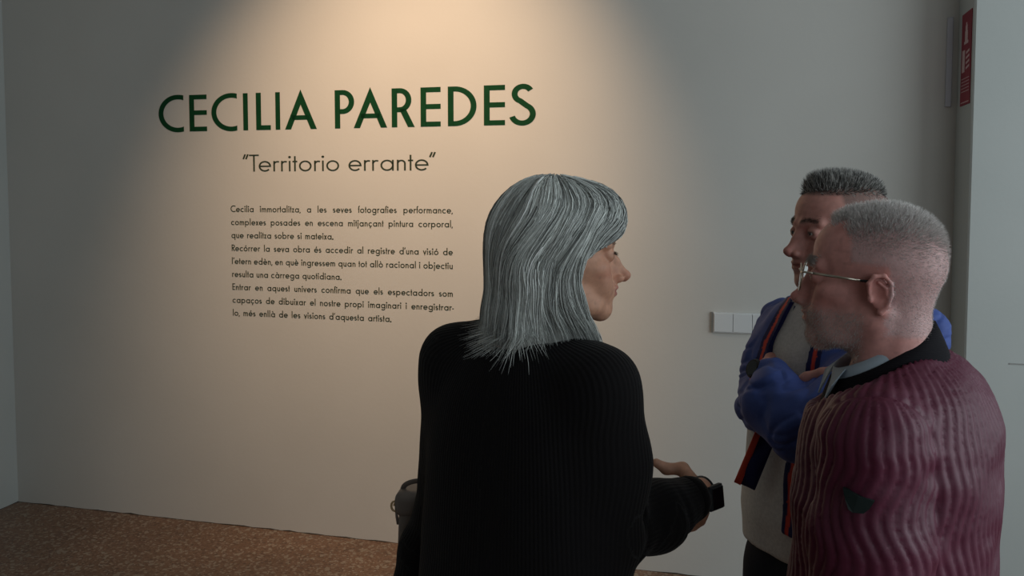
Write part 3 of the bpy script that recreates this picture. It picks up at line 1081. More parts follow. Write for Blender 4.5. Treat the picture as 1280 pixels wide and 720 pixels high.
def cloth(name, F, mat, parent, col, rib=None, disp=None, relax_it=1, wr=0.0, wscale=9.0, seed=1, colfn=None, label=None):
    V, Q = F.mesh()
    V = relax(V, Q, relax_it)
    n = vnormals(V, Q)
    if wr:
        V = V + n * (wr * (vnoise(V * np.array([1, 1, .8]), wscale, seed) + .5 * vnoise(V, wscale * 2.3, seed + 1)))[:, None]
    if disp is not None: V = V + n * disp(V)[:, None]
    attrs = {'rib': rib(V)} if rib else None
    c = colfn(V) if colfn else np.tile(np.array(col), (len(V), 1))
    me = mesh_np(V, Q, c, attrs=attrs, name=name)
    o = link_mesh(name, me, mat, parent)
    if label: o['label'] = label
    return o


def make_body(parent, head, PH, hR, hO, coarse, hands, skin):
    """one continuous figure: fine head, fine hands and the trunk and limbs under the clothes"""
    V, Q = head.mesh(); V = relax(V, Q, 1, .35)
    col = head_colors(V, PH)
    sc_ = PH.get('scale', 1.0)
    parts = [(V * sc_ @ hR.T + hO, Q, col)]
    for F in [coarse] + hands:
        v, q = F.mesh(); v = relax(v, q, 1, .4)
        cc = np.tile(np.array(skin), (len(v), 1)) * (1 + .08 * vnoise(v, 70, 4))[:, None]
        parts.append((v, q, cc))
    V2, Q2, C2 = join_meshes(parts)
    return link_mesh('body', mesh_np(V2, Q2, C2, name='body'), M['skin'], parent), V, Q


def eyes(parent, PH, hR, hO, look=(0, 0)):
    s_ = PH.get('scale', 1.0)
    for s in (-1, 1):
        c = hO + hR @ (np.array([s * .0325, .0785, -.0005]) * s_)
        for nm, r, off, mt in (('eye', .0120, 0, 'eye'), ('iris', .0058, .0090, 'iris')):
            bm_v = []; bm_f = []; nu, nv = 16, 10
            d = hR @ nprm([look[0], 1, look[1]]); e1 = nprm(np.cross(d, [0, 0, 1])); e2 = np.cross(e1, d)
            for j in range(nv + 1):
                th = PI * j / nv
                for i in range(nu):
                    ph = 2 * PI * i / nu
                    fl = 0.62 if nm == 'iris' else 1
                    bm_v.append(c + d * (off + r * fl * math.cos(th)) * s_ + (e1 * math.cos(ph) + e2 * math.sin(ph)) * r * math.sin(th) * s_)
            for j in range(nv):
                for i in range(nu): bm_f.append((j * nu + i, j * nu + (i + 1) % nu, (j + 1) * nu + (i + 1) % nu, (j + 1) * nu + i))
            me = mesh_np(np.array(bm_v), np.array(bm_f), name=nm)
            if nm == 'eye': eo = link_mesh(nm, me, M[mt], parent)
            else:
                o = link_mesh(nm, me, M[mt], None); o.parent = eo


def limbs_down(parent, C, h, hipz, mat, col, seed, shoe_col, stance=.10, kn=.05, waist=(.165, .115)):
    """trousers and shoes under the frame's lower edge, so that the figure stands on the floor"""
    h = nprm([h[0], h[1], 0]); l = np.array([-h[1], h[0], 0])
    C = np.array([C[0], C[1], 0.0])
    F = Field([C[0] - .32, C[1] - .32, 0.03], [C[0] + .32, C[1] + .32, hipz + .06], 0.008)
    F.loft(C, h, [(hipz - .16, waist[0] * 1.02, waist[1] * 1.0, 0), (hipz + .02, waist[0], waist[1], 0)], .03)
    for s in (-1, 1):
        hip = C + l * s * .085 + [0, 0, hipz - .12]; kne = C + l * s * stance + h * kn * .4 + [0, 0, hipz * .53]; an = C + l * s * (stance + .01) - h * .02 + [0, 0, .09]
        F.chain([hip, kne, an], [.092, .066, .055], .03)
    cloth('trousers', F, mat, parent, col, wr=.005, wscale=8, seed=seed)
    for s in (-1, 1):
        a = C + l * s * (stance + .012)
        G = Field(a - [.2, .2, 0.01], a + [.2, .2, .16], 0.005)
        G.chain([a - h * .05 + [0, 0, .045], a + h * .05 + [0, 0, .04], a + h * .15 + [0, 0, .03]], [.042, .044, .036], .02, sq=1.0, sn=[0, 0, 1])
        G.cone(a - h * .03 + [0, 0, .05], a - h * .03 + [0, 0, .12], .042, .045, .02)
        G.put(lambda P: 0.002 - P[..., 2], a - [.3, .3, .1], a + [.3, .3, .0], .002, 's') if False else None
        G.d = np.maximum(G.d, (0.001 - G.ax[2])[None, None, :].astype(np.float32))
        o = cloth('shoe', G, M['cloth'], parent, shoe_col)
        mb = MB(); ring = []
        for q in range(20):
            an = 2 * PI * q / 20
            ring.append(a + h * (.045 + .130 * math.cos(an)) + l * .046 * math.sin(an))
        mb.poly([tuple(r + [0, 0, 0.0]) for r in ring] + [tuple(r + [0, 0, .016]) for r in ring], [tuple(range(20))[::-1], tuple(range(20, 40))] + [(i, (i + 1) % 20, 20 + (i + 1) % 20, 20 + i) for i in range(20)])
        so = mb.build('sole', M['rubber'], None); so.parent = o


m, nt, b = newmat('rubber', (0.03, 0.03, 0.03), 0.8, 0, 0.3); noise_bump(nt, b, 200, .2, .001); M['rubber'] = m
m, nt, b = newmat('black_glass', (0.006, 0.006, 0.008), 0.12, 0, 0.5); M['blackglass'] = m
m, nt, b = newmat('black_rubber_strap', (0.012, 0.012, 0.014), 0.55, 0, 0.3); noise_bump(nt, b, 300, .1, .0005); M['strap'] = m
m, nt, b = newmat('silver_metal', (0.55, 0.50, 0.42), 0.28, 0.9, 0.5); M['silver'] = m
m, nt, b = newmat('gold_metal', (0.60, 0.42, 0.22), 0.45, 0.3, 0.5); M['gold'] = m
m, nt, b = newmat('taupe_leather', (0.20, 0.165, 0.145), 0.5, 0, 0.4); noise_bump(nt, b, 150, .3, .001); M['leather'] = m
m, nt, b = newmat('spectacle_lens', (0.9, 0.9, 0.9), 0.03, 0, 0.5); b.inputs['Transmission Weight'].default_value = 1.0; b.inputs['IOR'].default_value = 1.15; M['lens'] = m

# ------------------------------------------------------------------ the woman with silver hair
h = nprm([.568, .823, 0]); rt_ = np.array([h[1], -h[0], 0])
Cw = np.array([.018, 1.425, 0])
root = empty('person', (Cw[0], Cw[1], 0), 'person with shoulder length silver hair in a black ribbed cardigan, seen from behind', 'person')
PH = dict(skin=(.60, .315, .21), lip=(.40, .13, .12), brow=(.10, .085, .08), scale=.925, nose=.007, nosedrop=.003, lips=1.05, lipout=.003, mouth=.0030, lid=.0022,
          age=.8, spots=1, neck=.050, wide=.95, red=(.46, .15, .11))
hR = frame((.975, .222), .035); hO = at(700, 320, 1.43)
RS = at(748, 484, 1.345); LS = at(571, 450, 1.51)
RE = at(758, 662, 1.37); RWr = at(872, 620, 1.53)
LE = at(556, 640, 1.60); LWr = at(516, 738, 1.64)
co = Field([Cw[0] - .3, Cw[1] - .3, .86], [Cw[0] + .42, Cw[1] + .4, 1.50], .010)
co.loft(Cw, h, [(.86, .14, .09, 0), (1.0, .13, .085, 0), (1.15, .145, .09, 0), (1.30, .15, .09, 0), (1.38, .13, .07, 0), (1.42, .07, .05, 0)], .03)
co.cone(Cw + [0, 0, 1.38], hO + hR @ np.array([0, -.05, -.16]), .052, .05, .03)
co.chain([RS, RE, RWr], [.042, .036, .025], .02); co.chain([LS, LE, LWr], [.042, .036, .024], .02)
ha = Field(RWr - .16, RWr + .16, .0032)
fd = nprm([.05, .80, -.60]); pn = nprm([-.93, -.30, .05])
ha.cone(RWr - nprm(RWr - RE) * .07, RWr, .027, .0245, .01)
t1 = nprm([-.86, .28, .02]); t2 = nprm([-.93, .15, .26]); t3 = nprm([-.75, .10, .62])
hand_field(ha, RWr + nprm(RWr - RE) * .012, fd, pn, (0, 0, 1), (.5, .55, .55, .6), .95, (nprm([-.35, .75, .45]), nprm([-.97, .05, -.02]), nprm([-.80, -.05, .50])))
hb = Field(LWr - .2, LWr + .2, .004)
fdl = nprm(LWr - LE)
hb.cone(LWr - fdl * .05, LWr, .026, .0235, .01)
hand_field(hb, LWr + fdl * .01, fdl, rt_, h, (.35, .4, .45, .5), .95)
body, hv, hq = make_body(root, build_head(PH), PH, hR, hO, co, [ha, hb], PH['skin'])
eyes(root, PH, hR, hO, (0, -.15))

# cardigan
F = Field([Cw[0] - .34, Cw[1] - .36, .72], [Cw[0] + .42, Cw[1] + .42, 1.47], .0055)
SEC = [(.72, .205, .150, 0), (.85, .200, .145, 0), (1.0, .188, .135, 0), (1.10, .180, .128, 0), (1.22, .172, .120, 0), (1.32, .160, .105, .0), (1.38, .120, .082, 0), (1.415, .075, .062, .01)]
F.loft(Cw, h, SEC, .03)
nb_ = Cw + h * .015
F.cone(nb_ + rt_ * .05 + [0, 0, 1.372], RS + [0, 0, .002], .046, .054, .05); F.cone(nb_ - rt_ * .05 + [0, 0, 1.385], LS + [0, 0, .002], .044, .050, .05)
SEGR = [(RS, RE, .056), (RE, RWr, .047)]; SEGL = [(LS, LE, .054), (LE, LWr, .047)]
F.chain([RS, (RS + RE) / 2 + [.006, 0, 0], RE + [0, 0, .0]], [.056, .056, .054], .055)
F.chain([RE, (RE + RWr) / 2 + [0, 0, -.008], RWr - nprm(RWr - RE) * .020], [.054, .058, .040], .02)
F.chain([LS, LE], [.055, .052], .055); F.chain([LE, (LE + LWr) / 2, LWr], [.052, .056, .046], .02)
# knitted folds round the bent elbow and cuff
ax_ = nprm(RWr - RE)
for q, rr, dd in ((.10, .066, .004), (.30, .067, .003), (.62, .061, .003), (.80, .054, .003)):
    c = RE + (RWr - RE) * q
    F.chain([c + nprm(np.cross(ax_, [0, .2, 1])) * rr * math.cos(a) + nprm(np.cross(ax_, np.cross(ax_, [0, .2, 1]))) * rr * math.sin(a) + ax_ * .01 * math.sin(a * 2 + q * 9)
             for a in np.linspace(0, 2 * PI, 13)], [dd] * 13, .012, 's')
wc = lambda V: Cw + 0 * V
def rib_w(V):
    q = V - Cw; ut = np.arctan2(q @ rt_, q @ h) * .17; dt = np.hypot(q @ rt_ / 1.1, q @ h / .75) - .16
    b1, u1, v1 = limb_u(V, SEGR); b2, u2, v2 = limb_u(V, SEGL)
    u = np.where((b1 < .012) & (b1 < b2) & ((V - RS)[:, 2] < .045), u1, ut); return np.where((b2 < .012) & (b2 <= b1) & ((V - LS)[:, 2] < .045), u2, u)
cloth('cardigan', F, M['knit'], root, (.012, .011, .012), rib=rib_w, wr=.0028, wscale=8, seed=3)
cuff = MB(); 
cuff.tube([RWr - ax_ * .034, RWr - ax_ * .020, RWr - ax_ * .006], [.041, .0405, .036], 20)
me_o = cuff.build('cuff', M['knit'], root, True)
limbs_down(root, Cw, h, .92, M['cloth'], (.02, .02, .025), 11, (.02, .02, .02), waist=(.155, .115))

# her hair: a shell that carries thousands of strands
def hair_cut(yh, ztop):
    return lambda P: -np.minimum(P[..., 1] - np.interp(P[..., 2], yh[0], yh[1]), ztop - P[..., 2])
F = Field([-.16, -.22, -.26], [.16, .17, .17], .0045)
F.ell((0, -.016, .042), (.090, .106, .096), .01)
F.ell((0, .052, .062), (.070, .064, .058), .03)
for s in (-1, 1):
    F.ell((s * .052, -.020, -.045), (.042, .078, .125), .03)
    F.ell((s * .060, .030, -.090), (.026, .032, .085), .02)
F.ell((0, -.078, -.040), (.085, .050, .115), .03)
F.ell((0, -.098, -.110), (.085, .036, .050), .03)
yh = (np.array([-.2, -.13, -.09, -.033, .006, .03, .06]), np.array([.060, .040, .018, .004, .022, .098, .18]))
F.put(hair_cut(yh, .034), [-.16, 0, -.26], [.16, .17, .04], .008, 's')
F.ell((0, .075, -.075), (.050, .085, .105), .01, 's')
F.ell((0, .02, -.20), (.060, .085, .055), .02, 's')
HF = F
s_ = .960
V, Q = F.mesh(); V = relax(V, Q, 2)
lockf = lambda p: vnoise(np.stack([np.arctan2(p[:, 0], -p[:, 1]) * 5.0, p[:, 2] * 1.2, np.zeros(len(p))], 1), 2.0, 21)
lo_, hi_ = np.array([.13, .135, .13]), np.array([.84, .87, .84])
cc = lo_ + (hi_ - lo_) * (.25 + .25 * lockf(V))[:, None]
Vw = (V - vnormals(V, Q) * .004) * s_ @ hR.T + hO
hair = link_mesh('hair', mesh_np(Vw, Q, cc, name='hair'), M['hair'], root)
# strands walk down over the shell
nS = 9000
cand = V[(V[:, 2] > -.06)]
wt = np.where(cand[:, 2] > .105, 8.0, np.where(cand[:, 2] > .06, 1.2, .6)); wt /= wt.sum()
P = cand[rng.choice(len(cand), nS, p=wt)] + rng.normal(size=(nS, 3)) * .003
tgt = rng.uniform(-.005, .0025, nS) + .004 * lockf(P)
phase = rng.normal(size=nS) * .10; kink = rng.normal(size=(nS, 3)) * .06
steps = 30; PT = [P]
alive = np.ones(nS, bool)
for st in range(steps):
    g = F.grad(P); P = P - g * (F.sample(P) - tgt)[:, None]
    if st == 0: PT[0] = P.copy()
    out = P - np.array([0.008, -.005, .05]); out[:, 2] = 0; out /= np.maximum(np.linalg.norm(out, axis=1, keepdims=True), 1e-6)
    front = sstep(.03, .09, P[:, 1]) * sstep(.085, .03, P[:, 2])
    d = np.zeros_like(P); d[:, 2] = -1
    d += out * (sstep(.08, .13, P[:, 2]) * 1.2)[:, None]
    d[:, 1] -= .45 * front * 2.4 + .75 * sstep(.12, .06, P[:, 2]) * sstep(-.04, .03, P[:, 2])
    d[:, 1] += .50 * sstep(-.03, -.10, P[:, 2]) * sstep(-.09, .0, P[:, 1])
    d[:, 0] += np.sign(P[:, 0] - .012) * .8 * front
    d[:, 1] += .20 * np.sin(P[:, 2] * 55 + 3 * lockf(P)) * .6
    d += kink + .10 * np.stack([vnoise(P, 38, 31), vnoise(P, 38, 32), np.zeros(nS)], 1)
    d -= g * np.sum(d * g, 1)[:, None]
    flick = sstep(-.085, -.14, P[:, 2]) * sstep(-.02, -.09, P[:, 1]) * rng.uniform(.3, 2.3, nS)
    d += out * flick[:, None] * .8; tgt = tgt + flick * .0032 * rng.uniform(0, 1, nS)
    d /= np.maximum(np.linalg.norm(d, axis=1, keepdims=True), 1e-6)
    alive &= (P[:, 2] > -.122 + .03 * phase * 4 - .025 * sstep(-.02, .05, P[:, 1])) & ~((P[:, 1] > .055) & (P[:, 2] < .012) & (np.abs(P[:, 0]) < .068) & (P[:, 2] > -.09))
    P = P + d * (alive * .0095)[:, None]
    PT.append(P.copy())
PT = np.stack(PT, 1)
seg = np.linalg.norm(np.diff(PT, axis=1), axis=2); ok = (seg.sum(1) > .03) & (seg.max(1) < .022) & (np.abs(PT[:, :, 0]).max(1) < .145) & (PT[:, :, 1].max(1) < .15) & (PT[:, :, 1].min(1) > -.205)
PT = PT[ok]
# spread the points evenly over each strand's real length
n_out = 15; res = np.zeros((len(PT), n_out, 3))
cum = np.concatenate([np.zeros((len(PT), 1)), np.cumsum(np.linalg.norm(np.diff(PT, axis=1), axis=2), 1)], 1)
for i in range(len(PT)):
    q = np.linspace(0, cum[i, -1], n_out)
    for k in range(3): res[i, :, k] = np.interp(q, cum[i], PT[i, :, k])
tone = .50 + .42 * lockf(res[:, 5]) + .20 * rng.normal(size=len(res)) + .10 * sstep(0, .1, res[:, 7, 1])
hc = lo_ + (hi_ - lo_) * np.clip(tone, 0, 1.2)[:, None]
o = tubes('strand_mass', res * s_ @ hR.T + hO, M['hair'], hc, None, rng.uniform(.0005, .0011, len(res)), True, .03, 'stuff')
o.name = 'hair_strand'; o.parent = hair

P_, nn_ = None, None
bw = lambda V: np.exp(-((V[:, 2] - .023) / .0035) ** 2) * sstep(.010, .016, np.abs(V[:, 0])) * sstep(.052, .044, np.abs(V[:, 0])) * sstep(.065, .075, V[:, 1]) + 1e-9
nnv = vnormals(hv, hq); wgt = bw(hv); fi = rng.choice(len(hv), 500, p=wgt / wgt.sum())
d = nnv[fi] * .35 + np.stack([np.sign(hv[fi][:, 0]) * .9, 0 * fi, .1 + 0 * fi], 1); d /= np.linalg.norm(d, axis=1, keepdims=True); s_ = PH['scale']
tag(strands('eyebrows', hv[fi] * s_ @ hR.T + hO, d @ hR.T, M['hair'], np.array([.10, .085, .08]), root, 3, .004, .0003, cvar=.2), kind='stuff')
lm = lambda V: np.exp(-((V[:, 2] - .003) / .0015) ** 2) * sstep(.084, .087, V[:, 1]) * sstep(.022, .026, np.abs(V[:, 0])) * sstep(.048, .044, np.abs(V[:, 0])) + 1e-9
wgt = lm(hv); fi = rng.choice(len(hv), 160, p=wgt / wgt.sum())
d = nnv[fi] * .7 + np.stack([np.sign(hv[fi][:, 0]) * .3, .3 + 0 * fi, -.35 + 0 * fi], 1); d /= np.linalg.norm(d, axis=1, keepdims=True)
tag(strands('eyelashes', hv[fi] * s_ @ hR.T + hO, d @ hR.T, M['hair'], np.array([.03, .025, .02]), root, 3, .006, .00035, cvar=.2), kind='stuff')
# smartwatch on her right wrist
ax_ = nprm(RWr - RE); wc_ = RWr + ax_ * .010
wroot = empty('wristwatch', wc_, 'square black watch at the cuff of the black cardigan sleeve', 'watch')
n_ = nprm(np.array([.93, -.36, .10]) - ax_ * (np.array([.93, -.36, .10]) @ ax_)); t_ = np.cross(ax_, n_)
mb = MB()
mb.tube([wc_ + (n_ * math.cos(a) * .0265 + t_ * math.sin(a) * .0315) for a in np.linspace(0, 2 * PI, 29)[:-1]], [(.0018, .011)] * 28, 8, True, flat=ax_)
mb.build('watch_strap', M['strap'], wroot, True)
mb = MB(); mb.box(wc_ + n_ * .0320, ax_ * .0185, t_ * .0215, n_ * .0055, .004); ca = mb.build('watch_case', M['strap'], wroot)
mb = MB(); mb.box(wc_ + n_ * .0378, ax_ * .0155, t_ * .0185, n_ * .0006, .0004); mb.build('screen', M['blackglass'], ca)

# handbag on her left forearm
bc = at(531, 662, 1.70); bx = nprm([.95, -.10, 0]); by = np.array([-bx[1], bx[0], 0]); bz = np.array([0, 0, 1.0])
bag = empty('handbag', bc - bz * .085, 'small dark taupe handbag with brass clasp hanging behind the black cardigan sleeve', 'bag')
F = Field(bc - [.16, .12, .14], bc + [.16, .12, .14], .004)
R_ = np.stack([bx, by, bz], 1)
def rbox(c, hx, hy, hz, r, tap=0.0):
    def fn(P):
        q = (P - c) @ R_
        q = np.stack([q[..., 0] * (1 + tap * q[..., 2]), q[..., 1], q[..., 2]], -1)
        d = np.abs(q) - np.array([hx - r, hy - r, hz - r])
        return np.linalg.norm(np.maximum(d, 0), axis=-1) + np.minimum(d.max(-1), 0) - r
    return fn
F.put(rbox(bc, .050, .035, .080, .020, .8), bc - .12, bc + .12, .002)
cloth('bag_body', F, M['leather'], bag, (.1, .09, .08))
F = Field(bc - [.16, .12, .0], bc + [.16, .12, .14], .0035)
F.put(rbox(bc + bz * .060, .055, .040, .026, .018), bc - .12, bc + .12, .002)
cloth('bag_flap', F, M['leather'], bag, (.1, .09, .08))
mb = MB(); a0 = bc + bx * -.052 + bz * .050 - by * .012; 
mb.tube([a0 + (-bx) * .006 + bx * .0 + np.array([0, 0, 0]) + (by * math.cos(a) * .0 + bx * math.cos(a) * .007 + bz * math.sin(a) * .010) for a in np.linspace(0, 2 * PI, 13)[:-1]], .0022, 6, True)
mb.build('ring', M['gold'], bag, True)
mb = MB(); mb.tube([a0 + bx * .006, a0 - bx * .008 + bz * .004], .0035, 8); mb.build('clasp', M['gold'], bag, True)
mb = MB(); mb.tube([a0 - bx * .004 - bz * .004, a0 - bx * .002 - bz * .02, a0 + bx * .001 - bz * .036], [.002, .003, .0035], 6); mb.build('strap_end', M['leather'], bag, True)
mb = MB(); mb.tube([bc + bx * (-.044 * math.cos(a)) + bz * (.078 + .028 * math.sin(a)) - by * .02 * math.sin(a) for a in np.linspace(0, PI, 17)], [(.005, .0022)] * 17, 8, flat=by)
mb.build('bag_handle', M['leather'], bag, True)

# ------------------------------------------------------------------ the older man in the quilted jacket
h = nprm([-.78, .62, 0]); lf = np.array([-h[1], h[0], 0])
Co = np.array([.60, 1.356, 0])
root = empty('person', (Co[0], Co[1], 0), 'person with short white hair and glasses in a quilted burgundy jacket', 'person')
def hm_old(V):
    x, y, z = V[:, 0], V[:, 1], V[:, 2]
    y = y + .006 * vnoise(V, 90, 8)
    a = sstep(.026, .036, z) * sstep(.012, .0, y - .018 - (z - .03) * .25)
    b_ = sstep(.092, .102, z) * sstep(.068, .056, y)
    c = sstep(-.026, -.036, y) * sstep(-.082, -.070, z)
    e = sstep(.045, .03, np.abs(x)) * sstep(.070, .060, y) * sstep(.080, .090, z)
    return np.clip(np.maximum(np.maximum(a, b_), np.maximum(c, e)), 0, 1)
PH = dict(skin=(.62, .300, .270), lip=(.33, .13, .115), brow=(.30, .26, .24), scale=.985, nose=-.002, nosedrop=.002, lips=.7, age=1.2, spots=1, lid=.003,
          stubble=(.44, .36, .34), stub_a=.50, hairmask=hm_old, scalp=(.53, .355, .355), neck=.058, jaw=1.08, adam=1, red=(.42, .11, .09), wide=1.03)
hR = frame((-.885, .466), .07); hO = at(1091, 350, 1.35)
LS = at(1092, 552, 1.205); RS = 2 * Co + [0, 0, LS[2] * 2] - LS; RS[2] = LS[2]
RS[:2] = (2 * Co - LS)[:2]
LE = LS + [-.005, -.005, -.29]; LWr = LE + nprm([-.35, .15, -.9]) * .25
RE = RS + [-.03, .02, -.29]; RWr = RE + nprm([-.45, .25, -.85]) * .25
co = Field([Co[0] - .34, Co[1] - .40, .82], [Co[0] + .34, Co[1] + .42, 1.50], .010)
co.loft(Co, h, [(.82, .15, .11, 0), (1.0, .15, .12, 0), (1.2, .15, .10, 0), (1.30, .12, .07, 0), (1.335, .08, .05, 0)], .03)
co.cone(Co + [0, 0, 1.36], hO + hR @ np.array([0, -.05, -.15]), .060, .058, .03)
co.chain([LS - [0, 0, .03], LE, LWr], [.04, .04, .03], .02); co.chain([RS - [0, 0, .03], RE, RWr], [.04, .04, .03], .02)
hs = []
for wr_, el_, side in ((LWr, LE, 1), (RWr, RE, -1)):
    q = Field(wr_ - .2, wr_ + .2, .005); d_ = nprm(wr_ - el_); q.cone(wr_ - d_ * .05, wr_, .03, .027, .01)
    hand_field(q, wr_ + d_ * .01, nprm([0, 0, -1]) + h * .2, -lf * side, h, (.3, .35, .4, .45), 1.03); hs.append(q)
HOLD = build_head(PH)
body, hv, hq = make_body(root, HOLD, PH, hR, hO, co, hs, PH['skin'])
eyes(root, PH, hR, hO)

# jacket of wavy quilted channels
F = Field([Co[0] - .36, Co[1] - .40, .84], [Co[0] + .34, Co[1] + .42, 1.46], .0042)
F.loft(Co, h, [(.84, .185, .145, .01), (.95, .195, .142, -.002), (1.08, .198, .142, -.010), (1.20, .195, .142, -.010), (1.29, .186, .136, -.014), (1.345, .160, .118, -.016), (1.385, .115, .098, -.008), (1.412, .078, .080, .012)], .03)
nb_ = Co + [0, 0, 1.335] - h * .030
F.cone(nb_ + lf * .05, LS + [0, 0, .004], .040, .066, .035); F.cone(nb_ - lf * .05, RS, .040, .064, .035)
F.chain([LS, (LS + LE) / 2, LE, LWr], [.069, .075, .074, .05], .028); F.chain([RS, RE, RWr], [.067, .07, .05], .025)
F.put(lambda P: np.maximum(1.405 - .088 * sstep(-.07, .09, (P - Co) @ h) - P[..., 2], np.hypot((P - Co)[..., 0], (P - Co)[..., 1]) - .14), Co + [-.15, -.15, 1.33], Co + [.15, .15, 1.47], .006, 's')
F.cone(LS + lf * .055 - h * .02 + [0, 0, .0], LS + lf * .06 + [0, 0, -.1], .012, .010, .03)
SL = [(LS, LE, .073), (LE, LWr, .06)]; SR = [(RS, RE, .07), (RE, RWr, .06)]
def q_uv(V):
    q = V - Co
    ang = np.arctan2(q @ lf, -(q @ h) + .0)
    ut = ang * .165; vt = V[:, 2]
    b1, u1, v1 = limb_u(V, SL); b2, u2, v2 = limb_u(V, SR)
    dt = np.hypot((q @ lf) / .20, (q @ h) / .155) * .175 - .175
    m1 = (b1 < dt + .004) & (b1 < b2); m2 = (b2 < dt + .004) & (b2 <= b1)
    return np.where(m1, u1, np.where(m2, u2, ut)), np.where(m1, v1 * 1.0, np.where(m2, v2, vt)), m1 | m2, dt - np.minimum(b1, b2)
def quilt(V):
    u, v, arm, sm = q_uv(V)
    amp = np.where(arm, .012, .003 + .004 * sstep(1.30, 1.12, V[:, 2]))
    ph = (u + amp * np.sin(2 * PI * v / .135 + u * 6)) / np.where(arm, .0195, .0165)
    c = np.abs(np.sin(PI * ph))
    wr = .0022 * vnoise(V * np.array([1, 1, 1.7]), 26, 14) + .0035 * vnoise(V * np.array([1, 1, 1.4]), 11, 15)
    pk = .0012 * np.sin(2 * PI * v / .011 + 5 * vnoise(V, 30, 2)) * (1 - c) * vnoise(V, 25, 6)
    seam = -.004 * np.exp(-((sm + .004) / .005) ** 2)
    return .0044 * c ** .55 - .003 + wr + pk + seam
def qcol(V):
    u, v, arm, sm = q_uv(V)
    return np.tile(np.array([.104, .015, .040]), (len(V), 1)) * (1 + .10 * vnoise(V, 14, 5))[:, None]
FJ = F
cloth('quilted_jacket', F, M['quilt'], root, None, disp=quilt, colfn=qcol)


def band(name, C, h, rx, ry, zb, zt, th, mat, parent, flare=0.0, n=72, rib=0.0, gap=None, arcr=(0, 2 * PI), tilt_r=0.0):
    """collar band: zb, zt give lower and upper edge height from the back (0) to the front (1)"""
    h = nprm([h[0], h[1], 0]); l = np.array([-h[1], h[0], 0]); mb = MB(); vs = []; fs = []
    full = abs(arcr[1] - arcr[0] - 2 * PI) < 1e-6; m = n if full else n + 1
    for i in range(m):
        a = arcr[0] + (arcr[1] - arcr[0]) * i / n; f = (1 + math.cos(a)) / 2
        prof = []
        for t in np.linspace(0, 1, 5): prof.append((1, t))
        for t in np.linspace(1, 0, 5): prof.append((0, t))
        for o_, t in prof:
            bul = .0015 * math.sin(PI * t) if o_ else 0
            k = th * o_ + bul + flare * (1 - t) * 1.0 + rib * math.sin(i * PI)
            z = zb(f) * (1 - t) + zt(f) * t
            vs.append(np.array([C[0], C[1], 0]) + h * (ry + k) * math.cos(a) + l * (rx + k) * math.sin(a) + [0, 0, z])
    for i in range(m if full else m - 1):
        j = (i + 1) % m
        for k in range(10): fs.append((i * 10 + k, i * 10 + (k + 1) % 10, j * 10 + (k + 1) % 10, j * 10 + k))
    if not full: fs += [tuple(range(10))[::-1], tuple((m - 1) * 10 + k for k in range(10))]
    mb.poly(vs, fs); return mb.build(name, mat, parent, True)


M['rib'] = M['knit']
m, nt, b = newmat('collar_rib', (.012, .011, .014), .9, 0, .15)
tc = nt.nodes.new('ShaderNodeTexCoord'); wv = nt.nodes.new('ShaderNodeTexWave'); wv.bands_direction = 'Z'; wv.inputs['Scale'].default_value = 110
nt.links.new(tc.outputs['Object'], wv.inputs['Vector']); bp = nt.nodes.new('ShaderNodeBump'); bp.inputs['Strength'].default_value = .4; bp.inputs['Distance'].default_value = .001
nt.links.new(wv.outputs[0], bp.inputs['Height']); nt.links.new(bp.outputs[0], b.inputs['Normal']); M['collar'] = m
m, nt, b = newmat('pale_blue_cotton', (.42, .50, .58), .8, 0, .2); noise_bump(nt, b, 400, .2, .0005); M['shirt'] = m
hc_ = nprm([-.96, .28, 0]); CC = np.array([.580, 1.352, 0])
band('knit_collar', CC, hc_, .068, .070, lambda f: 1.394 - .118 * f, lambda f: 1.452 - .098 * f ** .85, .006, M['collar'], root, .024)
band('shirt_collar', CC - [.001, 0, 0], hc_, .0655, .0675, lambda f: 1.40 - .08 * f, lambda f: 1.463 - .090 * f ** .85, .002, M['shirt'], root, .004)
# open points of the shirt collar at the throat
mb = MB(); l_ = np.array([-hc_[1], hc_[0], 0])
for s in (1, -1):
    a = CC + hc_ * .068 + l_ * s * .012 + [0, 0, 1.372]; b_ = CC + hc_ * .055 + l_ * s * .046 + [0, 0, 1.378]; c_ = CC + hc_ * .088 + l_ * s * .046 + [0, 0, 1.318]; d_ = CC + hc_ * .076 + l_ * s * .066 + [0, 0, 1.355]
    o_ = nprm(hc_ + l_ * s) * .003
    mb.poly([a, b_, d_, c_, a + o_, b_ + o_, d_ + o_, c_ + o_], [(0, 1, 2, 3), (7, 6, 5, 4), (0, 4, 5, 1), (1, 5, 6, 2), (2, 6, 7, 3), (3, 7, 4, 0)])
    mb.build('collar_point', M['shirt'], root); mb = MB()
# dark patch on the sleeve
pc = at(1076, 613, 1.19)
seen = nprm(np.array([-.42, -.90, .0])); e1 = nprm(np.cross([0, 0, 1.], -seen)); e1 = e1 * (1 if e1[0] > 0 else -1)
pts = [(-.020, .016), (-.012, .015), (0, .011), (.012, .009), (.020, .007), (.014, -.004), (.007, -.011), (-.006, -.012), (-.012, -.009), (-.017, .003)]
vv = []
for off in (.0062, -.0035):
    for x_, z_ in pts:
        p = pc + e1 * x_ + np.array([0, 0, z_]) + seen * .14
        for _ in range(40):
            d_ = FJ.sample(p[None])[0]
            if d_ < .0035: break
            p = p - seen * d_ * .8
        vv.append(p + seen * off)
n_ = len(pts); mb = MB(); mb.poly(vv, [tuple(range(n_)), tuple(range(n_, 2 * n_))[::-1]] + [(i, n_ + i, n_ + (i + 1) % n_, (i + 1) % n_) for i in range(n_)])
m, nt, b = newmat('patch_green', (.010, .022, .022), .55, 0, .4); noise_bump(nt, b, 500, .3, .0004); M['patch'] = m
tag(mb.build('sleeve_patch', M['patch'], root), 'small dark green patch on the burgundy sleeve')
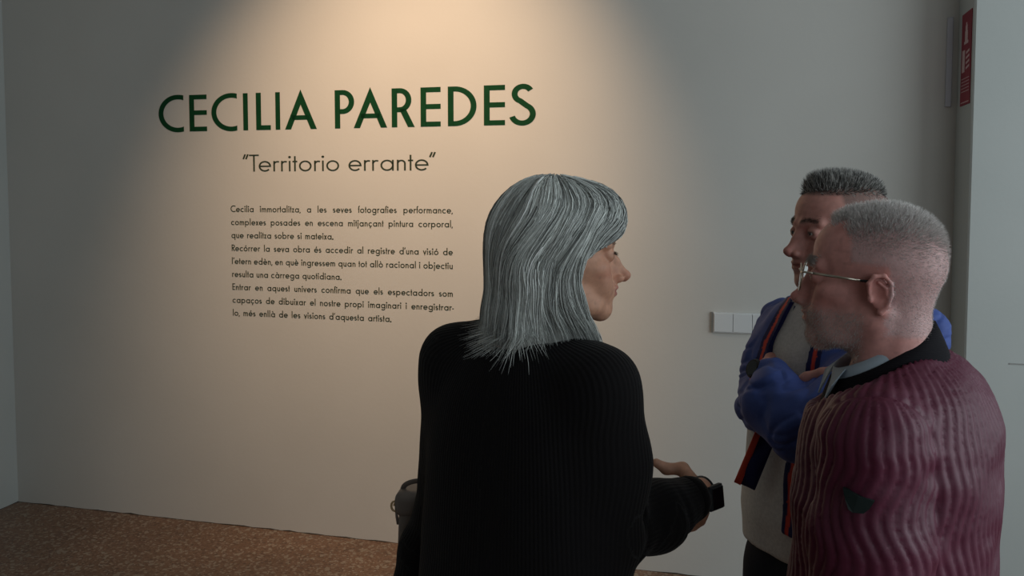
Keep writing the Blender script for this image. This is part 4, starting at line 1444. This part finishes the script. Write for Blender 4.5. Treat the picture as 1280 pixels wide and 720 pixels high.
limbs_down(root, Co, h, .95, M['cloth'], (.03, .035, .05), 12, (.05, .03, .02), waist=(.165, .135))

# his short white hair and stubble
def scatter(Vl, Ql, n, dens):
    nn = vnormals(Vl, Ql); wgt = dens(Vl); wgt = wgt / wgt.sum()
    fi = rng.choice(len(Vl), n, p=wgt); j = rng.normal(size=(n, 3)) * .0024; q = nn[fi]
    return Vl[fi] + j - q * np.sum(j * q, 1)[:, None] - q * .0004, q
s_ = PH['scale']
P, nn = scatter(hv, hq, 20000, lambda V: hm_old(V) * (.55 + .9 * sstep(.04, .10, V[:, 2])))
top = sstep(.03, .10, P[:, 2]); 
d = nn * (.30 + .95 * top)[:, None] + np.stack([0 * top, -.50 + .35 * top, -.45 + .65 * top], 1) + rng.normal(size=P.shape) * .22
d /= np.linalg.norm(d, axis=1, keepdims=True)
L_ = (.0032 + .0098 * top) * rng.uniform(.6, 1.25, len(P))
tn = rng.uniform(.45, .95, len(P)) + .12 * top
strands('short_hair', P * s_ @ hR.T + hO, d @ hR.T, M['hair'], np.array([.88, .83, .81]) * tn[:, None], root, 4, L_, .00019 + .00013 * top, cvar=.05).name = 'hair'
tag(bpy.context.scene.collection.objects[-1], None, None, None, 'stuff')
bd = lambda V: sstep(-.040, -.062, V[:, 2]) * sstep(-.150, -.12, V[:, 2]) * sstep(-.004, .014, V[:, 1]) * (1 - np.exp(-((V[:, 2] + .067) / .008) ** 4) * (V[:, 1] > .09)) * (np.where(V[:, 2] < -.10, .6, 1)) + 1e-9
P, nn = scatter(hv, hq, 4200, bd)
d = nn * .6 + np.array([0, .1, -.6]) + rng.normal(size=P.shape) * .2; d /= np.linalg.norm(d, axis=1, keepdims=True)
o = strands('beard_stubble', P * s_ @ hR.T + hO, d @ hR.T, M['hair'], np.array([.62, .58, .57]) * rng.uniform(.6, 1.1, len(P))[:, None], root, 3, rng.uniform(.002, .005, len(P)), .00030, cvar=.05); tag(o, kind='stuff')
bw = lambda V: np.exp(-((V[:, 2] - .024) / .005) ** 2) * sstep(.010, .016, np.abs(V[:, 0])) * sstep(.052, .044, np.abs(V[:, 0])) * sstep(.065, .075, V[:, 1]) + 1e-9
P, nn = scatter(hv, hq, 500, bw); d = nn * .7 + np.stack([np.sign(P[:, 0]) * .6, 0 * P[:, 0], .2 + 0 * P[:, 0]], 1) + rng.normal(size=P.shape) * .2; d /= np.linalg.norm(d, axis=1, keepdims=True)
o = strands('eyebrows', P * s_ @ hR.T + hO, d @ hR.T, M['hair'], np.array([.45, .42, .40]), root, 3, .008, .00035, cvar=.2); tag(o, kind='stuff')

# his glasses
G = lambda x, y, z: hO + hR @ (np.array([x, y, z]) * s_)
gr = empty('glasses', G(0, .105, 0), 'thin metal framed glasses on the white haired man', 'glasses')
for s in (-1, 1):
    mb = MB(); ring = [G(s * (.0345 + .0245 * math.cos(a)), .1085 - .010 * ((.0345 + .0245 * math.cos(a)) / .06) ** 2, -.004 + .0215 * math.sin(a)) for a in np.linspace(0, 2 * PI, 33)[:-1]]
    mb.tube(ring, .0013, 6, True); rim = mb.build('rim', M['silver'], gr, True)
    mb = MB(); ct = G(s * .0345, .105, -.004); vs = [tuple(q) for q in ring] + [tuple(q + hR[:, 1] * .0014) for q in ring]
    mb.poly(vs, [tuple(range(32))[::-1], tuple(range(32, 64))] + [(i, (i + 1) % 32, 32 + (i + 1) % 32, 32 + i) for i in range(32)]); mb.build('lens', M['lens'], rim)
    mb = MB(); mb.tube([G(s * .059, .1005, .006), G(s * .070, .096, .008), G(s * .0765, .080, .008)], .0017, 8)
    mb.build('hinge', M['silver'], gr, True)
    mb = MB(); mb.tube([G(s * .0765, .080, .008), G(s * .0800, .040, .0065), G(s * .0815, .008, .005)], [(.0011, .0020)] * 3, 8, flat=hR[:, 2])
    tp = mb.build('temple', M['silver'], gr, True)
    mb = MB(); mb.tube([G(s * .0815, .010, .005), G(s * .0812, -.002, .0055), G(s * .0770, -.016, .006), G(s * .0750, -.030, -.003), G(s * .0740, -.036, -.016)], [.0019, .0022, .0020, .0019, .0018], 8)
    mb.build('temple_tip', M['rubber'], tp, True)
mb = MB(); mb.tube([G(-.011, .1085, .002), G(-.005, .112, .006), G(.005, .112, .006), G(.011, .1085, .002)], .0012, 6); mb.build('bridge', M['silver'], gr, True)

# ------------------------------------------------------------------ the man in the blue jacket with crossed arms
h = nprm([-.902, -.431, 0]); lf = np.array([-h[1], h[0], 0])
Cb = np.array([.690, 1.855, 0])
Hb = Cb + h * .040
root = empty('person', (Hb[0], Hb[1], 0), 'person in a blue sports jacket with orange stripes, arms crossed over a white t-shirt', 'person')
def hm_b(V):
    x, y, z = V[:, 0], V[:, 1], V[:, 2]
    a = sstep(.016, .03, z) * sstep(.040, .028, y - .10 * (z - .03))
    b_ = sstep(.072, .080, z) * sstep(.088, .078, y)
    c = sstep(-.026, -.036, y) * sstep(-.078, -.064, z)
    sb_ = sstep(-.03, -.02, z) * sstep(.022, .014, y) * sstep(-.002, .006, y) * sstep(.06, .066, np.abs(x))
    return np.clip(np.maximum(np.maximum(a, b_), np.maximum(c, sb_)), 0, 1)
PH = dict(skin=(.54, .265, .225), lip=(.30, .10, .09), brow=(.10, .07, .06), scale=.985, nose=.001, lips=.7, age=.5, lid=.0034,
          stubble=(.14, .08, .07), stub_a=.35, hairmask=hm_b, scalp=(.12, .085, .075), neck=.060, jaw=1.12, red=(.38, .10, .08), wide=1.02)
hR = frame((-.975, -.22), .02); hO = at(1050, 291, 1.755)
RS = Cb - lf * .150 + [0, 0, 1.345]; LS = at(1146, 420, 1.705)
LE = at(1003, 533, 1.63); LWr = at(960, 470, 1.775)
RE = at(955, 507, 1.885); RWr = at(974, 507, 1.715)
co = Field([Cb[0] - .42, Cb[1] - .40, .78], [Cb[0] + .34, Cb[1] + .42, 1.52], .010)
co.loft(Cb, h, [(.78, .12, .075, .03), (.95, .13, .08, .03), (1.1, .135, .08, .03), (1.2, .14, .08, .02), (1.33, .15, .085, .01), (1.41, .08, .06, 0)], .03)
co.cone(Cb + [0, 0, 1.38], hO + hR @ np.array([0, -.05, -.15]), .058, .056, .03)
co.chain([LS, LE, LWr], [.05, .042, .028], .02); co.chain([RS, RE, RWr], [.05, .042, .028], .02)
hs = []
q = Field(LWr - .17, LWr + .17, .0042); dl = nprm(LWr - LE); q.cone(LWr - dl * .06, LWr, .029, .027, .01)
hand_field(q, LWr + dl * .012, nprm([.10, .80, -.60]), nprm([.85, .10, -.30]), (.1, -.1, 1), (.35, .4, .4, .45), 1.0); hs.append(q)
q = Field(RWr - .17, RWr + .17, .0032); dr = nprm(RWr - RE); q.cone(RWr - dr * .06, RWr, .029, .027, .01)
hand_field(q, RWr + dr * .004 + np.array([-.002, 0, .004]), nprm([.42, -.85, .06]), nprm([.88, .35, -.25]), (-.2, 0, 1), (.32, .35, .38, .42), 1.0); hs.append(q)
HB = build_head(PH)
body, hv, hq = make_body(root, HB, PH, hR, hO, co, hs, PH['skin'])
eyes(root, PH, hR, hO)

TS = [(.885, .170, .118, .042), (.95, .170, .122, .044), (1.05, .170, .118, .036), (1.20, .174, .112, .026), (1.33, .165, .100, .012), (1.39, .125, .082, .004), (1.425, .078, .066, .004)]
F = Field([Cb[0] - .34, Cb[1] - .34, .87], [Cb[0] + .30, Cb[1] + .30, 1.45], .006)
F.loft(Cb, h, TS, .02)
cloth('white_shirt', F, M['cloth'], root, (.62, .60, .58), wr=.005, wscale=9, seed=9).name = 'shirt'
m, nt, b = newmat('white_cotton', (.5, .5, .5), .9, 0, .1)
F = Field([Cb[0] - .46, Cb[1] - .42, .93], [Cb[0] + .34, Cb[1] + .42, 1.47], .0040)
F.loft(Cb, h, [(z, a + .016, b_ + .014, c) for z, a, b_, c in TS if z > 1.0] + [(.95, .184, .136, .040)], .02)
lc = lambda z: np.interp(z, [.9, 1.1, 1.25, 1.38, 1.5], [-.026, -.022, -.004, -.002, 0])
wv_ = lambda z: np.interp(z, [.9, 1.05, 1.2, 1.32, 1.40, 1.46], [.062, .060, .060, .055, .040, .030])
def opening(P):
    q_ = P - np.array([Cb[0], Cb[1], 0]); l_ = q_ @ lf; f_ = q_ @ h
    return np.maximum(np.abs(l_ - lc(P[..., 2])) - wv_(P[..., 2]), .02 - f_)
F.put(lambda P: np.maximum(P[..., 2] - 1.16, (P - Cb) @ lf + .06), [Cb[0] - .45, Cb[1] - .4, .9], [Cb[0] + .3, Cb[1] + .4, 1.17], .004, 's')
F.put(opening, [Cb[0] - .4, Cb[1] - .3, .9], [Cb[0] + .1, Cb[1] + .3, 1.5], .004, 's')
nb_ = Cb + [0, 0, 1.395]
F.cone(nb_ + lf * .06, LS, .040, .058, .035); F.cone(nb_ - lf * .06 - [0, 0, .02], RS, .032, .054, .035)
F.chain([LS, (LS + LE) / 2 + [.0, 0, -.012], LE], [.062, .066, .062], .025)
F.chain([LE + [-.015, .01, .0], (LE + LWr) / 2 + [-.018, 0, -.004], LWr - dl * .020], [.060, .064, .045], .018)
F.chain([RS, (RS + RE) / 2, RE], [.055, .058, .054], .025); F.chain([RE, (RE + RWr) / 2, RWr - dr * .015], [.056, .056, .046], .018)
def jcol(V):
    q_ = V - Cb; l_ = q_ @ lf - lc(V[:, 2]); f_ = q_ @ h
    e = np.abs(l_) - wv_(V[:, 2])
    b1, u1, v1 = limb_u(V, [(LS, LE, .064), (LE, LWr, .06)]); b2, u2, v2 = limb_u(V, [(RS, RE, .062), (RE, RWr, .056)])
    dt = np.hypot(q_ @ lf / .19, (f_ - .03) / .15) * .17 - .17
    arm = np.minimum(b1, b2) < np.maximum(dt, 0) + .008
    royal = np.array([.055, .092, .31]); navy = np.array([.008, .011, .075]); red = np.array([.62, .06, .035])
    c = np.where((arm | (V[:, 2] > 1.22))[:, None], royal, navy)
    fr = (f_ > 0.0) & ~arm
    c = np.where((fr & (e < .034))[:, None], navy, c); c = np.where((fr & (e > .014) & (e < .0235))[:, None], red, c)
    return c
def creases(V):
    q = V @ np.array([[.8, .3, -.5], [-.2, .9, .3], [.55, -.15, .8]])
    r = 1 - np.abs(vnoise(q * np.array([1, 1, 2.6]), 13, 51)); r2 = 1 - np.abs(vnoise(q[:, ::-1] * np.array([2.4, 1, 1]), 17, 52))
    qq = V - Cb; near = np.abs(np.abs(qq @ lf - lc(V[:, 2])) - wv_(V[:, 2]) - .02)
    k = np.where((qq @ h > 0) & (V[:, 0] > .53), sstep(.02, .05, near), 1)
    return .65 * k * (-.0075 * np.clip(r - .72, 0, 1) / .28 - .005 * np.clip(r2 - .75, 0, 1) / .25)
cloth('sports_jacket', F, M['nylon'], root, None, wr=.006, wscale=13, seed=17, colfn=jcol, disp=creases)
# the turned-out front edge under his elbow, navy with an orange border
def quadpanel(name, cor, mat, th=.006, parent=root, nu=6, nv=10, bulge=.008, nrm=None):
    a, b_, c_, d_ = [np.array(q, float) for q in cor]; vs = []; fs = []
    nrm = nprm(np.cross(b_ - a, d_ - a)) if nrm is None else nprm(nrm)
    for s in (0, 1):
        for j in range(nv + 1):
            for i in range(nu + 1):
                u_, v_ = i / nu, j / nv
                p = (a * (1 - u_) + b_ * u_) * (1 - v_) + (d_ * (1 - u_) + c_ * u_) * v_
                vs.append(p + nrm * (bulge * math.sin(PI * u_) * math.cos(v_ * 5) + s * th))
    m_ = (nu + 1) * (nv + 1)
    for j in range(nv):
        for i in range(nu):
            k = j * (nu + 1) + i; fs += [(k, k + 1, k + nu + 2, k + nu + 1), (m_ + k, m_ + k + nu + 1, m_ + k + nu + 2, m_ + k + 1)]
    for i in range(nu):
        fs.append((i + 1, i, m_ + i, m_ + i + 1)); k = nv * (nu + 1) + i; fs.append((k, k + 1, m_ + k + 1, m_ + k))
    for j in range(nv):
        k = j * (nu + 1); fs.append((k, k + nu + 1, m_ + k + nu + 1, m_ + k)); k += nu; fs.append((k + nu + 1, k, m_ + k, m_ + k + nu + 1))
    mb = MB(); mb.poly(vs, fs); return mb.build(name, mat, parent, True)
m, nt, b = newmat('navy_fabric', (.010, .014, .085), .65, 0, .3); noise_bump(nt, b, 120, .2, .001); M['navy'] = m
m, nt, b = newmat('orange_red_tape', (.62, .065, .035), .6, 0, .3); noise_bump(nt, b, 300, .2, .0005); M['tape'] = m
fp = quadpanel('jacket_front', [at(946, 540, 1.80), at(968, 552, 1.78), at(943, 613, 1.79), at(920, 603, 1.81)], M['navy'])
q4 = [at(943, 540, 1.800), at(950, 543, 1.797), at(925, 606, 1.805), at(917, 602, 1.810)]
o = quadpanel('piping', [p + np.array([0, -.004, 0]) for p in q4], M['tape'], .006, None, 3, 8, .003); o.parent = fp
band('jacket_collar', Cb + h * .004, h, .072, .074, lambda f: 1.415 - .045 * f, lambda f: 1.462 - .060 * f, .006, M['navy'], root, .010, arcr=(.45, 2 * PI - .45))
band('shirt_neckband', Cb + h * .006, h, .064, .066, lambda f: 1.415 - .040 * f, lambda f: 1.430 - .042 * f, .003, M['shirt'], root, .004).data.materials[0] = M['shirt']
limbs_down(root, Hb, h, .925, M['cloth'], (.018, .020, .030), 13, (.03, .03, .03), waist=(.150, .103))

# his greying hair: brushed-up top, faded sides
s_ = PH['scale']
P, nn = scatter(hv, hq, 9000, lambda V: hm_b(V) * (.5 + 1.6 * sstep(.07, .10, V[:, 2])))
top = sstep(.074, .098, P[:, 2] + .10 * np.clip(P[:, 1], 0, .1) * .2)
fr = sstep(-.03, .07, P[:, 1])
clump = np.stack([vnoise(P, 75, 41), vnoise(P, 75, 42), vnoise(P, 75, 43)], 1)
d = nn * (.35 + .5 * top)[:, None] + np.stack([0 * top, -.35 + top * (.15 + .25 * fr), -.7 + 1.5 * top], 1) + clump * (.30 * top)[:, None] + rng.normal(size=P.shape) * .12
d /= np.linalg.norm(d, axis=1, keepdims=True)
L_ = (.0035 + top * (.013 + .014 * fr)) * rng.uniform(.75, 1.1, len(P))
tn = np.where(rng.random(len(P)) < .30 + .25 * top, rng.uniform(.38, .60, len(P)), rng.uniform(.05, .14, len(P)))
o = strands('hair', P * s_ @ hR.T + hO, d @ hR.T, M['hair'], np.array([.95, .92, .88]) * tn[:, None], root, 5, L_, .0006, cvar=.05,
            bend=lambda q: np.array([-.20, 0, .25]) * 0 + hR[:, 1] * .1 - np.array([0, 0, .15])); tag(o, kind='stuff')
P, nn = scatter(hv, hq, 420, bw); d = nn * .25 + np.stack([np.sign(P[:, 0]) * .9, 0 * P[:, 0], .1 + 0 * P[:, 0]], 1) + rng.normal(size=P.shape) * .15; d /= np.linalg.norm(d, axis=1, keepdims=True)
o = strands('eyebrows', P * s_ @ hR.T + hO, d @ hR.T, M['hair'], np.array([.07, .05, .04]), root, 3, .005, .0003, cvar=.2); tag(o, kind='stuff')

# his watch
wc_ = LWr + dl * .006
wroot = empty('wristwatch', wc_, 'dark sports watch on the wrist of the man in the blue jacket', 'watch')
n_ = nprm(np.array([-.85, .10, .55]) - dl * (np.array([-.85, .10, .55]) @ dl)); t_ = np.cross(dl, n_)
mb = MB(); mb.tube([wc_ + (n_ * math.cos(a) * .029 + t_ * math.sin(a) * .032) for a in np.linspace(0, 2 * PI, 29)[:-1]], [(.0022, .011)] * 28, 8, True, flat=dl)
mb.build('watch_strap', M['strap'], wroot, True)
mb = MB(); mb.tube([wc_ + n_ * .028, wc_ + n_ * .036, wc_ + n_ * .041], [.020, .021, .018], 20); ca = mb.build('watch_case', M['strap'], wroot)
mb = MB(); mb.tube([wc_ + n_ * .0411, wc_ + n_ * .0416], .0155, 20); mb.build('dial', M['blackglass'], ca)
